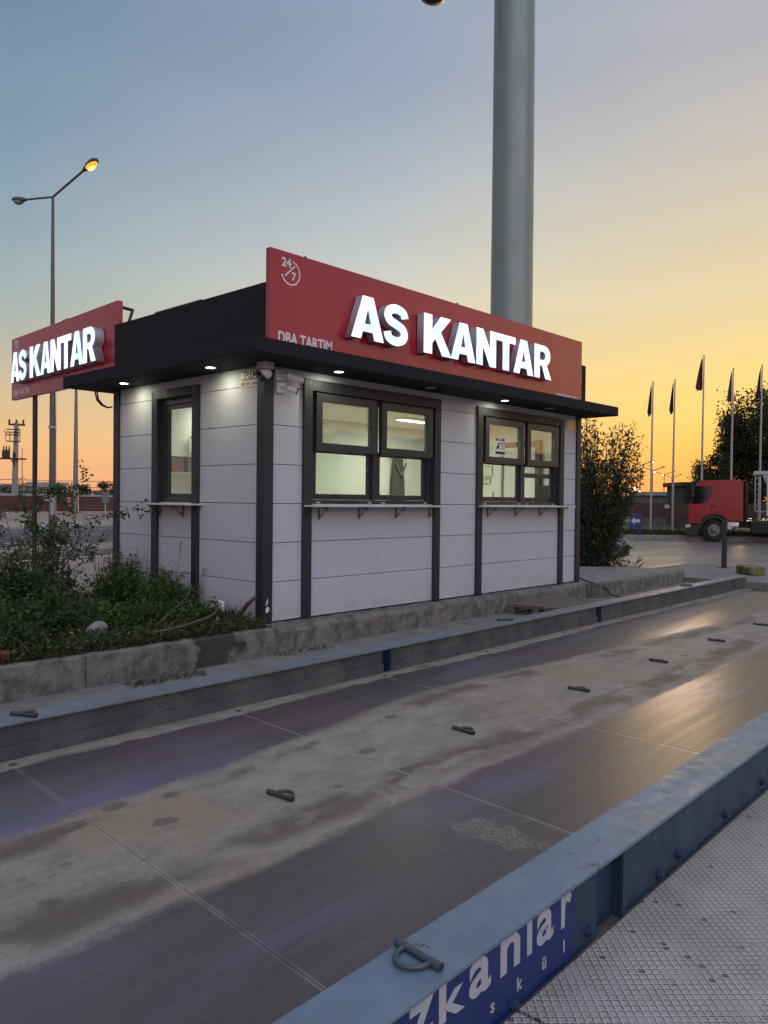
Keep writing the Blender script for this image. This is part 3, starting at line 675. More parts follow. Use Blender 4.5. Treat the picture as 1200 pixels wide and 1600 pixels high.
# warning notice stuck inside the upper pane of the second window
t = thing('notice', 'small white warning notice with a black dog stuck to the second front window', 'notice', (4.13, .028, 1.99))
mb = MB(); mb.box((-.115, -.0015, -.12), (.115, .0, .13)); mb.build('sheet', mat('notice_paper', (.62, .60, .55), .6), t)
mb = MB(); mb.box((-.105, -.0025, .088), (.105, -.0016, .122)); mb.box((-.112, -.0025, -.095), (.112, -.0016, -.058))
mb.prism([(-.085, -.02), (-.07, -.045), (-.06, -.02), (-.04, -.01), (-.02, -.03), (-.012, -.02), (-.025, .0), (-.03, .03), (-.005, .05), (-.02, .07), (-.045, .062), (-.06, .03), (-.075, .01), (-.09, .0)], lambda a, b, d: (a, d, b), -.0025, -.0016)
mb.build('print', M_black, t)
text_mesh('lettering', 'DİKKAT', mat('notice_paper', (0, 0, 0)), .032, .0006, .0004, .13, 'CENTER', parent=t, mat_world=frame((0, -.0028, .094), (1, 0, 0), (0, 0, 1)))
for q, w_ in enumerate(('İÇERİDE', 'KÖPEK', 'VAR')): text_mesh('lettering', w_, M_black, .028, .0005, .0004, None, 'CENTER', parent=t, mat_world=frame((.055, -.0018, .045-.035*q), (1, 0, 0), (0, 0, 1)))

# =====================================================================================
#  SIGNS
# =====================================================================================
def arc(cx, cy, rx, ry, a0, a1, n): return [(cx+rx*math.cos(R(a0+(a1-a0)*k/n)), cy+ry*math.sin(R(a0+(a1-a0)*k/n))) for k in range(n+1)]
def cat(pts, n=6):
    out = []; P = [pts[0]]+pts+[pts[-1]]
    for i in range(1, len(P)-2):
        p0, p1, p2, p3 = (Vector(P[j]) for j in range(i-1, i+3))
        for k in range(n):
            t = k/n; out.append(.5*((2*p1)+(p2-p0)*t+(2*p0-5*p1+4*p2-p3)*t*t+(3*p1-p0-3*p2+p3)*t**3))
    out.append(Vector(pts[-1])); return out
def stroke(pts, w):
    L, Rr = [], []
    for i, p in enumerate(pts):
        t = (pts[min(i+1, len(pts)-1)]-pts[max(i-1, 0)]).normalized(); nrm = Vector((-t.y, t.x))
        L.append(p+nrm*w/2); Rr.append(p-nrm*w/2)
    return [tuple(q) for q in L+Rr[::-1]]
GL = {
 'A': ([[(0, 0), (.285, 1), (.555, 1), (.84, 0), (.595, 0), (.55, .175), (.285, .175), (.24, 0)], [(.335, .36), (.50, .36), (.418, .72)]], .84),
 'K': ([[(0, 0), (0, 1), (.25, 1), (.25, .63), (.52, 1), (.84, 1), (.52, .60), (.87, 0), (.575, 0), (.355, .41), (.25, .28), (.25, 0)]], .87),
 'N': ([[(0, 0), (0, 1), (.25, 1), (.53, .47), (.53, 1), (.77, 1), (.77, 0), (.53, 0), (.24, .54), (.24, 0)]], .77),
 'T': ([[(.26, 0), (.26, .80), (0, .80), (0, 1), (.78, 1), (.78, .80), (.52, .80), (.52, 0)]], .78),
 'R': ([[(0, 0), (0, 1), (.44, 1)]+arc(.47, .70, .29, .30, 85, -55, 12)+[(.585, .42), (.82, 0), (.535, 0), (.37, .385), (.25, .385), (.25, 0)], [(.25, .56), (.41, .56)]+arc(.42, .685, .10, .125, -85, 85, 8)+[(.25, .81)]], .82),
 'S': ([stroke(cat([(.655, .70), (.60, .83), (.39, .893), (.19, .83), (.135, .70), (.215, .585), (.40, .515), (.575, .435), (.64, .30), (.575, .165), (.385, .105), (.18, .165), (.118, .31)]), .215)], .77),
}
M_face = None
def face_material():
    m, nt, b = newmat('lit_letter_face')
    co = objco(nt); n_ = noise(nt, co, 4.5, 3, .5)
    c = MIX(nt, MR(nt, n_, .38, .58), (.42, .66, 1.0), (.95, .99, 1.0))
    nt.links.new(c, b.inputs['Emission Color']); b.inputs['Emission Strength'].default_value = 1.12
    b.inputs['Base Color'].default_value = (.7, .72, .75, 1); b.inputs['Roughness'].default_value = .2
    return m
M_face = face_material()
M_side = mat('letter_return', (.48, .49, .55), .4, .3, var=.1)
M_red = mat('sign_red', (.38, .011, .026), .30, var=.10, scale=1.5, spec=.5, rvar=.06, bmp=.02, bscale=4, coat=.45)
M_letw = mat('vinyl_white', (.74, .68, .69), .6)
def letter(ch, x0, x1, z0, z1, base, depth, parent):
    """raised box letter: base(x, z, d) frame matrix built for the sign plane"""
    sp_, w = GL[ch]; kx = (x1-x0)/w; kz = (z1-z0)
    outl = [[(x0+px*kx, z0+pz*kz) for px, pz in s] for s in sp_]
    mw_ = base @ Matrix.Translation((0, 0, depth/2+.012))
    o = curve_mesh('letter', outl, [M_side], extrude=depth/2, parent=parent, mat_world=mw_)
    mw2 = base @ Matrix.Translation((0, 0, depth+.0145))
    curve_mesh('lit_face', outl, [M_face], extrude=.002, parent=o, mat_world=mw2)
    return o
def logo247(x, z, r, base, parent):
    o = MB(); o2 = None
    pts = []
    mw_ = base
    ring = [(x+r*math.cos(R(a)), z+r*math.sin(R(a))) for a in np.linspace(80, -165, 40)]
    curve_mesh('emblem', [stroke([Vector(p) for p in ring], r*.13)], [M_letw], .0008, parent=parent, mat_world=base @ Matrix.Translation((0, 0, .0012)))
    curve_mesh('emblem', [stroke([Vector((x-.62*r, z-.35*r)), Vector((x+.42*r, z+.62*r))], r*.15)], [M_letw], .0008, parent=parent, mat_world=base @ Matrix.Translation((0, 0, .0012)))
    text_mesh('emblem', '24', M_letw, r*1.05, r*.03, .0008, r*1.05, 'RIGHT', parent=parent, mat_world=base @ Matrix.Translation((x+.05*r, z+.42*r, .0012)))
    text_mesh('emblem', '7', M_letw, r*.95, r*.03, .0008, None, 'CENTER', parent=parent, mat_world=base @ Matrix.Translation((x+.35*r, z-.58*r, .0012)))
# front sign: plane y=-.15 facing -Y
fs = thing('front_sign', 'long red sign board with lit AS KANTAR letters on the kiosk front roof edge', 'sign', (0, 0, 2.731))
mb = MB(); mb.box((-.062, -.15, 0), (6.03, -.085, .975), .004); mb.build('panel', M_red, fs)
mb = MB()
for x in (.3, 2.0, 4.0, 5.8): mb.box((x, -.0845, .02), (x+.05, -.001, .06)); mb.box((x, -.0845, .55), (x+.05, -.001, .59)); mb.box((x, -.084, .06), (x+.05, -.04, .95))
mb.build('mounting_rail', M_black, fs)
mb = MB(); mb.lathe([(0, .03), (.012, .02), (.012, 0)], (.42, -.118, .975), n=8); mb.lathe([(0, .03), (.012, .02), (.012, 0)], (2.95, -.118, .975), n=8); mb.build('cable_gland', M_black, fs)
B0 = frame((0, -.15, -2.731+2.731), (1, 0, 0), (0, 0, 1))
for ch, a, b in [('A', .945, 1.447), ('S', 1.44, 1.86), ('K', 2.135, 2.655), ('A', 2.645, 3.14), ('N', 3.165, 3.59), ('T', 3.60, 4.035), ('A', 4.0, 4.485), ('R', 4.515, 4.955)]:
    letter(ch, a, b, .250, .712, B0, .10, fs)
logo247(.20, .775, .118, B0, fs)
text_mesh('lettering', 'DBA TARTIM', M_letw, .155, .0045, .0008, .73, 'LEFT', parent=fs, mat_world=B0 @ Matrix.Translation((.045, .068, .0012)))
text_mesh('lettering', 'www.askantar.com.tr', M_letw, .07, .001, .0008, .66, 'LEFT', parent=fs, mat_world=B0 @ Matrix.Translation((5.28, .085, .0012)))
# side sign on its own post behind the back left corner
AZ2 = R(2.5)
e_s = Vector((math.sin(AZ2), math.cos(AZ2), 0))
ls = thing('side_sign', 'red sign board on a black post with lit AS KANTAR letters facing the road', 'sign', (.15, 3.2, GZ))
def LS(s, d, z): q = e_s*s-Vector((e_s.y, -e_s.x, 0))*d; return (q.x, q.y, z-GZ)
mb = MB(); mb.prism([(0, 2.80), (3.70, 2.80), (3.70, 3.775), (0, 3.775)], lambda a, b, d: LS(a, d, b), -.07, 0); mb.build('panel', M_red, ls)
mb = MB(); mb.tube([LS(3.02, -.115, GZ), LS(3.02, -.115, 3.6)], .04, 10); mb.build('post', M_black, ls)
mb = MB()
mb.prism([(.1, 3.66), (3.6, 3.66), (3.6, 3.70), (.1, 3.70)], lambda a, b, d: LS(a, d, b), -.12, -.071)
mb.tube([(LS(.1, -.10, 3.72)), Vector((.27, .1, 3.71-GZ))], .022, 6); mb.tube([Vector((.27, .1, 3.72-GZ)), Vector((.16, .08, 3.40-GZ))], .022, 6)
mb.build('bracket', M_black, ls)
mb = MB(); mb.prism([(1.55, 3.776), (1.75, 3.776), (1.75, 3.79), (1.55, 3.79)], lambda a, b, d: LS(a, d, b), -.05, -.01); mb.build('cable_clip', M_black, ls)
B1 = Matrix((-e_s, Vector((0, 0, 1)), (-e_s).cross(Vector((0, 0, 1))))).transposed().to_4x4(); B1.translation = Vector(LS(3.70, 0, GZ))
zz = -GZ
for ch, s1, s0 in [('A', 3.32, 2.985), ('S', 3.0, 2.685), ('K', 2.55, 2.15), ('A', 2.14, 1.775), ('N', 1.775, 1.43), ('T', 1.42, 1.08), ('A', 1.10, .70), ('R', .70, .32)]:
    letter(ch, 3.70-s1, 3.70-s0, 3.025+zz, 3.485+zz, B1, .13, ls)
logo247(.20, 3.63+zz, .10, B1, ls)
text_mesh('lettering', 'DBA TARTIM', M_letw, .13, .004, .0008, .64, 'LEFT', parent=ls, mat_world=B1 @ Matrix.Translation((.08, 2.855+zz, .0012)))
# cable loop under the canopy tip
mb = MB()
for q in range(2):
    mb.tube([(.06, 3.18, 2.56+.02*q), (.05, 3.14, 2.45), (.03, 3.08+.02*q, 2.36), (.01, 3.04, 2.335+.012*q), (-.01, 3.0, 2.36)][::1], .013, 6)
mb2 = MB()
for q in range(2): mb2.tube([(-.10, 3.30-.05*q, 2.588), (-.09, 3.27-.04*q, 2.48), (-.06, 3.2-.03*q, 2.41), (-.03, 3.1, 2.375), (-.012, 3.03, 2.38)], .011, 6)
tag(mb2.build('cable', M_black), 'pair of black cables looping under the back tip of the canopy', 'cable')
# roof unit behind the parapet
t = thing('roof_tank', 'white flat roof unit with brown edge behind the black parapet', 'roof unit', (.95, 2.2, 2.74))
mb = MB(); mb.box((-.55, -.5, 0), (.65, .45, .80), .01); mb.build('casing', M_white, t)
mb = MB(); mb.box((-.58, -.53, .8005), (.68, .48, .84), .006); mb.build('lid', mat('brown_trim', (.12, .05, .035), .5), t)

# plaque of the builder by the corner
t = thing('maker_plaque', 'white house-shaped plaque lettered IREM high beside the corner post', 'plaque', (.03, .275, 2.50))
mb = MB(); mb.prism([(-.142, -.11), (.145, -.11), (.145, .0), (.10, .07), (.02, .12), (-.142, .12)], lambda a, b, d: (d, a, b), -.010, -.001); mb.build('plate', mat('plaque_white', (.68, .66, .60), .4), t)
BP = frame((-.0105, 0, 0), (0, -1, 0), (0, 0, 1))
M_txtk = mat('print_black', (.03, .03, .03), .5); M_txtr = mat('print_red', (.42, .05, .035), .5)
text_mesh('lettering', 'İREM', M_txtk, .105, .0016, .0005, .225, 'RIGHT', parent=t, mat_world=BP @ Matrix.Translation((.13, -.025, .0006)))
text_mesh('lettering', 'PREFABRİK & KONTEYNER', M_txtk, .022, .0006, .0005, .25, 'CENTER', parent=t, mat_world=BP @ Matrix.Translation((0, -.045, .0006)))
text_mesh('lettering', '0532 831 2064', M_txtr, .050, .0018, .0005, .26, 'CENTER', parent=t, mat_world=BP @ Matrix.Translation((0, -.095, .0006)))
mb = MB(); mb.tube([(-.0115, .06, .07), (-.0115, .03, .10), (-.0115, .0, .075), (-.0115, -.03, .10), (-.0115, -.05, .075), (-.0115, -.08, .075)], .005, 5)
mb.tube([(-.0115, -.10+.022*math.cos(R(a)), .085+.022*math.sin(R(a))) for a in range(-140, 160, 25)], .0045, 5); mb.build('emblem', M_txtr, t)
t = thing('salmon_panel', 'small salmon coloured panel high at the right end of the front wall', 'plaque', (6.05, .0295, 2.44))  # plain flat panel in one salmon tone
mb = MB(); mb.prism([(-.14, -.08), (.14, -.08), (.14, .09), (-.08, .09), (-.12, .07), (-.14, .03)], lambda a, b, d: (a, d, b), -.008, -.0005); mb.build('plate', mat('salmon_plate', (.62, .36, .22), .25), t)
# ---- cameras at the corner
t = thing('turret_camera', 'white turret security camera with black face under the canopy corner', 'security camera', (-.07, -.10, 2.589))
mb = MB(); mb.box((-.062, -.062, -.07), (.062, .062, 0), .008); mb.build('mount_box', mat('camera_beige', (.45, .43, .38), .45), t)
mb = MB(); mb.lathe([(0, -.17), (.05, -.155), (.068, -.12), (.062, -.09), (.045, -.0755)], (0, 0, 0), n=20); mb.build('turret', M_white, t)
mb = MB(); dv = Vector((-.55, .25, -.35)).normalized()
mb.tube([Vector((0, 0, -.12))+dv*.02, Vector((0, 0, -.12))+dv*.085], .052, 18); mb.build('lens_face', M_blackplastic, t)
def bullet(loc, dirv, ln, r, label):
    t = thing('bullet_camera', label, 'security camera', loc, 0, 'bullet cameras by the corner')
    d = Vector(dirv).normalized()
    mb = MB(); mb.box((-.055, -.0, -.055), (.055, .045, .055), .008); mb.build('junction_box', M_white, t)
    mb = MB(); mb.tube([(0, 0, 0), (0, -.05, 0), Vector((0, -.06, 0))+d*.03], .016, 8); mb.build('bracket', M_white, t)
    mb = MB(); mb.tube([Vector((0, -.06, 0))+d*.02, Vector((0, -.06, 0))+d*ln], r, 16); mb.build('housing', M_white, t)
    mb = MB(); mb.tube([Vector((0, -.06, 0))+d*ln, Vector((0, -.06, 0))+d*(ln+.012)], r*1.05, 16); mb.build('lens_face', M_blackplastic, t)
bullet((.195, -.016, 2.50), (.8, -.35, -.22), .20, .036, 'upper and larger white bullet camera beside the corner post')
bullet((.205, -.016, 2.375), (.6, -.5, -.28), .12, .030, 'lower and smaller white bullet camera below the upper one')

# =====================================================================================
#  KERBS, PLANTER, SLAB
# =====================================================================================
rng = np.random.default_rng(7); random.seed(7)
def rough_prism(name, path_front, path_back, z0, z1, m, kind=None, cham=.015, step=.12, amp=.006):
    """kerb strip between two polylines with a slightly broken top edge"""
    def samp(P, n): 
        P = [Vector(p) for p in P]; L = [0]
        for a, b in zip(P[:-1], P[1:]): L.append(L[-1]+(b-a).length)
        out = []
        for k in range(n):
            t = L[-1]*k/(n-1); i = max(j for j in range(len(P)-1) if L[j] <= t+1e-9); q = (t-L[i])/(L[i+1]-L[i]); out.append(P[i].lerp(P[i+1], min(q, 1)))
        return out
    n = max(2, int(sum((Vector(b)-Vector(a)).length for a, b in zip(path_front[:-1], path_front[1:]))/step))
    A, B = samp(path_front, n), samp(path_back, n); secs = []
    for a, b in zip(A, B):
        d = (b-a).normalized(); j = lambda s=amp: random.uniform(-s, s)
        secs.append([(a.x, a.y, z0), (a.x+d.x*j(), a.y+d.y*j(), z0+(z1-z0)*.5), (a.x+d.x*j(), a.y+d.y*j(), z1-cham+j()), (a.x+d.x*(cham+j()), a.y+d.y*(cham+j()), z1+j(amp*.5)), (b.x, b.y, z1+j(amp*.5)), (b.x, b.y, z0)])
    mb = MB(); mb.loft(secs, smooth=False); o = mb.build(name, m)
    if kind: o['kind'] = kind
    return o
def kerb_material():
    m, nt, b = newmat('stained_kerb')
    co = objco(nt); s = N(nt, 'ShaderNodeSeparateXYZ', None, i0=co)
    n1 = noise(nt, co, 7, 8, .65)
    c = MIX(nt, MR(nt, n1, .36, .62), (.095, .088, .082), (.195, .184, .170))
    c = MIX(nt, MR(nt, noise(nt, co, 3.1, 7, .7), .56, .70, 0, .6), c, (.085, .078, .072))
    c = MIX(nt, MR(nt, noise(nt, co, 24, 4, .7), .60, .68, 0, .7), c, (.36, .34, .32))
    c = MIX(nt, MR(nt, noise(nt, co, 2.2, 5), .55, .75, 0, .7), c, (.26, .205, .16))
    v = noise(nt, N(nt, 'ShaderNodeMapping', None, Vector=co, Scale=(5, 5, .7)).outputs[0], 2.0, 5)
    c = MIX(nt, MR(nt, v, .55, .7, 0, .65), c, (.075, .07, .068))
    # large wet black stain near the corner and old form joints
    sx = M(nt, 'ADD', s.outputs[0], M(nt, 'MULTIPLY', M(nt, 'SUBTRACT', noise(nt, co, 4, 6, .65), .5), .85))
    wet = M(nt, 'MULTIPLY', MR(nt, sx, -1.0, -.93), MR(nt, sx, -.56, -.62))
    c = MIX(nt, M(nt, 'MULTIPLY', wet, .85), c, (.03, .028, .028))
    nt.links.new(c, b.inputs['Base Color']); b.inputs['Roughness'].default_value = .9
    nt.links.new(bump(nt, M(nt, 'ADD', noise(nt, co, 30, 6, .7), M(nt, 'MULTIPLY', v, 1.0)), .8, .012), b.inputs['Normal'])
    return m
M_kerb = kerb_material()
g1 = rough_prism('planter_kerb', [(-14, -.335), (-2.02, -.335)], [(-14, -.25), (-2.02, -.25)], -.30, 0.0, M_kerb, 'structure')
g2 = rough_prism('planter_kerb', [(-2.012, -.335), (-.05, -.300)], [(-2.012, -.25), (-.05, -.20)], -.30, 0.0, M_kerb, 'structure')
g3 = rough_prism('plinth_kerb', [(-.045, -.298), (.3, -.235), (3, -.17), (6.40, -.10)], [(-.045, .10), (.3, .10), (3, .10), (6.40, .10)], -.30, -.013, M_kerb, 'structure', .05, .10, .012)
g4 = rough_prism('slab_kerb', [(6.43, -.30), (9.98, -.18)], [(6.43, -.14), (9.98, -.02)], -.30, -.035, M_kerb, 'structure')
slabmesh('slab_path', [(6.44, -.138), (9.98, -.018), (10.15, .9), (9.3, 1.75), (6.44, 3.2)], -.045, .35, M_slab)
slabmesh('soil_ground', [(-14, -.248), (-.048, -.198), (-.02, .08), (-.02, 4.3), (-14, 4.3)], -.012, .35, M_soil)
slabmesh('base_ground', [(0, .11), (6.42, .11), (6.42, 3.3), (0, 3.3)], -.014, .38, M_slab)

# pallet on the apron
t = thing('pallet', 'weathered wooden pallet lying between kiosk plinth and blue beam', 'pallet', (3.98, -.27, -.261), R(1.5))
M_wood = mat('pallet_wood', (.14, .115, .095), .85, var=.3, scale=6, stretch=(1, 8, 8), bmp=.3, bscale=30)
for k in range(6):
    mb = MB(); mb.box((0, -.80+.135*k, .115), (1.22, -.80+.135*k+.098, .137), .003); mb.build('deck_board', M_wood, t)
for y in (-.80, -.43, -.06):
    mb = MB(); mb.box((0, y, .018), (1.22, y+.08, .0945), .003) if 0 else [mb.box((x, y, .018), (x+.13, y+.09, .0945), .003) for x in (0, .545, 1.09)]
    mb.box((0, y, 0), (1.22, y+.09, .0175), .003); mb.build('block', M_wood, t)
for x in (0.005, .55, 1.085):
    mb = MB(); mb.box((x, -.80, .095), (x+.12, .03, .1145), .003); mb.build('cross_board', M_wood, t)
mb = MB(); mb.tube([(6.40, .08, .06), (6.43, .02, .02), (6.45, -.10, -.02), (6.52, -.26, -.06), (6.60, -.345, -.14), (6.66, -.37, -.22), (6.78, -.45, -.247), (6.86, -.6, -.249)], .013, 8)
tag(mb.build('power_cable', M_black), 'black cable running down the kerb at the right corner of the kiosk', 'cable')

# =====================================================================================
#  VEGETATION
# =====================================================================================
def leaf_mat(name, c1, c2, trans=.25):
    m, nt, b = newmat(name)
    oi = N(nt, 'ShaderNodeNewGeometry').outputs['Random Per Island']
    c = MIX(nt, oi, c1, c2)
    nt.links.new(c, b.inputs['Base Color']); b.inputs['Roughness'].default_value = .55; b.inputs['Specular IOR Level'].default_value = .3
    t_ = N(nt, 'ShaderNodeBsdfTranslucent', None, Color=c)
    x = N(nt, 'ShaderNodeMixShader', None, i0=trans, i1=b.outputs[0], i2=t_.outputs[0])
    nt.links.new(x.outputs[0], nt.nodes['Material Output'].inputs[0]); return m
L_dark = leaf_mat('leaf_dark', (.030, .054, .020), (.072, .118, .040))
L_mid = leaf_mat('leaf_mid', (.038, .074, .020), (.10, .158, .044))
L_ole = leaf_mat('leaf_oleander', (.022, .036, .018), (.055, .080, .040), .15)
L_tree = leaf_mat('leaf_tree', (.026, .036, .015), (.065, .078, .030), .3)
L_dry = leaf_mat('leaf_dry', (.16, .13, .06), (.24, .20, .10))
L_grass = leaf_mat('leaf_grass', (.022, .040, .010), (.062, .088, .022))
M_twig = mat('twig', (.055, .040, .028), .8, var=.3)
M_bark = mat('bark', (.06, .048, .038), .9, var=.3, scale=10, bmp=.5, bscale=20)
def leaf_quads(C, D, Nn, ln, wd):
    """arrays of leaves -> verts, faces (each leaf a folded kite)"""
    C, D, Nn = np.asarray(C, float), np.asarray(D, float), np.asarray(Nn, float)
    D /= np.linalg.norm(D, axis=1, keepdims=True)+1e-9
    S = np.cross(D, Nn); S /= np.linalg.norm(S, axis=1, keepdims=True)+1e-9
    U = np.cross(S, D)
    ln = np.broadcast_to(np.asarray(ln, float), (len(C),))[:, None]; wd = np.broadcast_to(np.asarray(wd, float), (len(C),))[:, None]
    a = C; b = C+D*ln*.45+S*wd*.5+U*wd*.12; c = C+D*ln-U*ln*.08; d = C+D*ln*.45-S*wd*.5+U*wd*.12
    V = np.stack([a, b, c, d], 1).reshape(-1, 3); n = len(C)
    F_ = np.arange(n*4).reshape(n, 4)
    return V.tolist(), F_.tolist()
def rdir(n): v = rng.normal(size=(n, 3)); return v/np.linalg.norm(v, axis=1, keepdims=True)
def crown_points(n, nclump, rad, seed_bias=.6, clump=.28, low=-1.0):
    """points in irregular clumps within an ellipsoid"""
    P = []
    cc = []
    while len(cc) < nclump:
        v = rdir(1)[0]*rng.uniform(seed_bias, 1.0)**.6
        if v[2] > low: cc.append(v*rng.uniform(.55, 1.08))
    cc = np.array(cc); w = rng.uniform(.5, 1.5, nclump); w /= w.sum()
    idx = rng.choice(nclump, n, p=w)
    sz = rng.uniform(.6, 1.3, nclump)*clump
    P = cc[idx]+np.clip(rng.normal(size=(n, 3)), -1.7, 1.7)*sz[idx][:, None]*.55
    return P*np.array(rad), cc*np.array(rad)
def tree(name, label, cat_, loc, h, rad, cz, nleaf, ls_, trunk_r, lm=L_tree, nclump=40, group=None, clump=.28, limbs=14):
    t = thing(name, label, cat_, loc, 0, group)
    P, cc = crown_points(nleaf, nclump, rad, clump=clump)
    P[:, 2] += cz
    D = rdir(nleaf); D[:, 2] -= .25
    v, f = leaf_quads(P, D, rdir(nleaf), rng.uniform(.7, 1.3, nleaf)*ls_, rng.uniform(.7, 1.3, nleaf)*ls_*.55)
    raw('crown', v, f, lm, t)
    mb = MB(); top = Vector((rng.uniform(-.1, .1)*rad[0], rng.uniform(-.1, .1)*rad[1], cz))
    mb.tube([(0, 0, 0), top*.35+Vector((.02, .03, 0))*trunk_r, top*.7, top], [trunk_r*1.2, trunk_r, trunk_r*.8, trunk_r*.5], 9)
    for k in range(min(limbs, nclump)):
        q = Vector(cc[k])+Vector((0, 0, cz)); s_ = top*rng.uniform(.35, .95); mid = s_.lerp(q, .5)+Vector((0, 0, .08*rad[2]))
        mb.tube([s_, mid, q], [trunk_r*.4, trunk_r*.25, trunk_r*.08], 6)
    mb.build('trunk', M_bark, t); return t
def bush(label, loc, w, h, nleaf, ls_, lm, seed=0, group='bushes in the planter'):
    t = thing('bush', label, 'bush', loc, 0, group)
    V, F_, tw = [], [], MB(); C, D = [], []
    ns = max(24, int(nleaf/45))
    for k in range(ns):
        a = rng.uniform(0, 2*PI); out = rng.uniform(0, 1)**.6*w*.5
        tip = np.array([math.cos(a)*out, math.sin(a)*out, h*rng.uniform(.45, 1.05)*(1-.45*(out/(w*.5))**2)])
        mid = tip*np.array([.4, .4, .55])
        tw.tube([(0.03*math.cos(a), .03*math.sin(a), 0), tuple(mid), tuple(tip)], [.007, .005, .002], 4)
        m = int(nleaf/ns)
        tt = rng.uniform(.25, 1.03, m)[:, None]
        pts = (1-tt)**2*np.zeros(3)+2*tt*(1-tt)*mid+tt**2*tip+rng.normal(size=(m, 3))*ls_*.7
        pts[:, 2] = np.abs(pts[:, 2])
        C.append(pts); D.append(rdir(m)+np.array([math.cos(a), math.sin(a), .35])*.7)
    C = np.concatenate(C); D = np.concatenate(D); nn = rdir(len(C)); nn[:, 2] += 1.2
    v, f = leaf_quads(C, D, nn, rng.uniform(.6, 1.4, len(C))*ls_, rng.uniform(.6, 1.3, len(C))*ls_*.42)
    raw('foliage', v, f, lm, t); tw.build('twigs', M_twig, t); return t
bush('dark dense bush at the left edge of the planter', (-1.89, 1.37, -.03), .85, .76, 5600, .060, L_dark)
bush('dark bush behind the tall twiggy shrub', (-1.35, 1.9, -.03), .70, .50, 3000, .058, L_dark)
bush('bushy green plant before the far corner post of the side wall', (-.50, 1.95, -.03), .56, .66, 3400, .055, L_mid)
bush('feathery green bush under the side window', (-.34, 1.22, -.03), .70, .48, 4000, .050, L_mid)
bush('low leafy bush beside the water tap', (-.33, .58, -.03), .45, .19, 1400, .050, L_mid)
bush('spreading low bush in the middle of the planter', (-1.05, 1.15, -.03), .7, .24, 2000, .055, L_dark)
bush('dark low bush near the red brick', (-2.15, .75, -.03), .85, .42, 3200, .055, L_dark)
bush('dark bush outside the left end of the planter view', (-2.55, 1.35, -.03), .8, .5, 2600, .055, L_dark)
bush('dark leafy bush in front of the twiggy shrub', (-1.75, .95, -.03), .85, .44, 3600, .056, L_dark)
bush('dark spreading bush behind the grey rock', (-1.25, .80, -.03), .7, .25, 2400, .050, L_mid)
bush('small dark bush between rock and hose', (-.85, .62, -.03), .6, .26, 2200, .048, L_dark)
bush('dark bush right behind the red brick', (-2.35, .35, -.03), .65, .35, 2200, .052, L_dark)
bush('fine leaved dark bush touching the window trim foot', (-.20, 1.62, -.03), .42, .50, 1700, .045, L_mid)
# tall twiggy rose-like shrub
t = thing('rose_shrub', 'tall sparse twiggy shrub with small leaves rising over the planter', 'shrub', (-1.22, 2.14, -.03))
tw = MB(); C, D = [], []
def grow(p, d, ln, r, depth):
    pts = [p]; n = 5
    for k in range(n):
        d = (d+Vector(rng.normal(size=3))*.13+Vector((0, 0, .04))).normalized(); pts.append(pts[-1]+d*ln/n)
    tw.tube(pts, [r*(1-.7*k/n) for k in range(n+1)], 5)
    for k in range(1, n+1):
        for q in range(3 if depth else 2):
            if rng.uniform() < .8: C.append(np.array(pts[k])+rng.normal(size=3)*.02); D.append(rng.normal(size=3)+np.array(d)*.5)
        if depth < 2 and rng.uniform() < (.55 if depth == 0 else .35):
            s_ = Vector(rng.normal(size=3)); s_ = (s_-d*s_.dot(d)).normalized(); grow(pts[k], (d*.6+s_*.7).normalized(), ln*rng.uniform(.3, .5), r*.55, depth+1)
for k in range(13):
    a = rng.uniform(0, 2*PI); le = rng.uniform(.1, .42)
    grow(Vector((rng.uniform(-.25, .25), rng.uniform(-.2, .2), 0)), Vector((math.cos(a)*le, math.sin(a)*le, 1)).normalized(), rng.uniform(.75, 1.25), .008, 0)
C = np.array(C); C = np.repeat(C, 2, 0)+rng.normal(size=(len(C)*2, 3))*.018; D = np.repeat(np.array(D), 2, 0)+rng.normal(size=(len(C), 3))*.6
v, f = leaf_quads(C, D, rdir(len(C)), rng.uniform(.6, 1.3, len(C))*.052, rng.uniform(.6, 1.2, len(C))*.026)
raw('foliage', v, f, L_dark, t); tw.build('stems', M_twig, t)
t2 = thing('rose_shrub', 'second twiggy shrub at the left picture edge of the planter', 'shrub', (-1.95, 1.85, -.03))
tw = MB(); C, D = [], []
for k in range(9):
    a = rng.uniform(0, 2*PI); le = rng.uniform(.1, .5)
    grow(Vector((rng.uniform(-.25, .25), rng.uniform(-.2, .2), 0)), Vector((math.cos(a)*le, math.sin(a)*le, 1)).normalized(), rng.uniform(.7, 1.0), .007, 0)
C = np.array(C); D = np.array(D)
v, f = leaf_quads(C, D, rdir(len(C)), rng.uniform(.6, 1.3, len(C))*.05, rng.uniform(.6, 1.2, len(C))*.025)
raw('foliage', v, f, L_dark, t2); tw.build('stems', M_twig, t2)
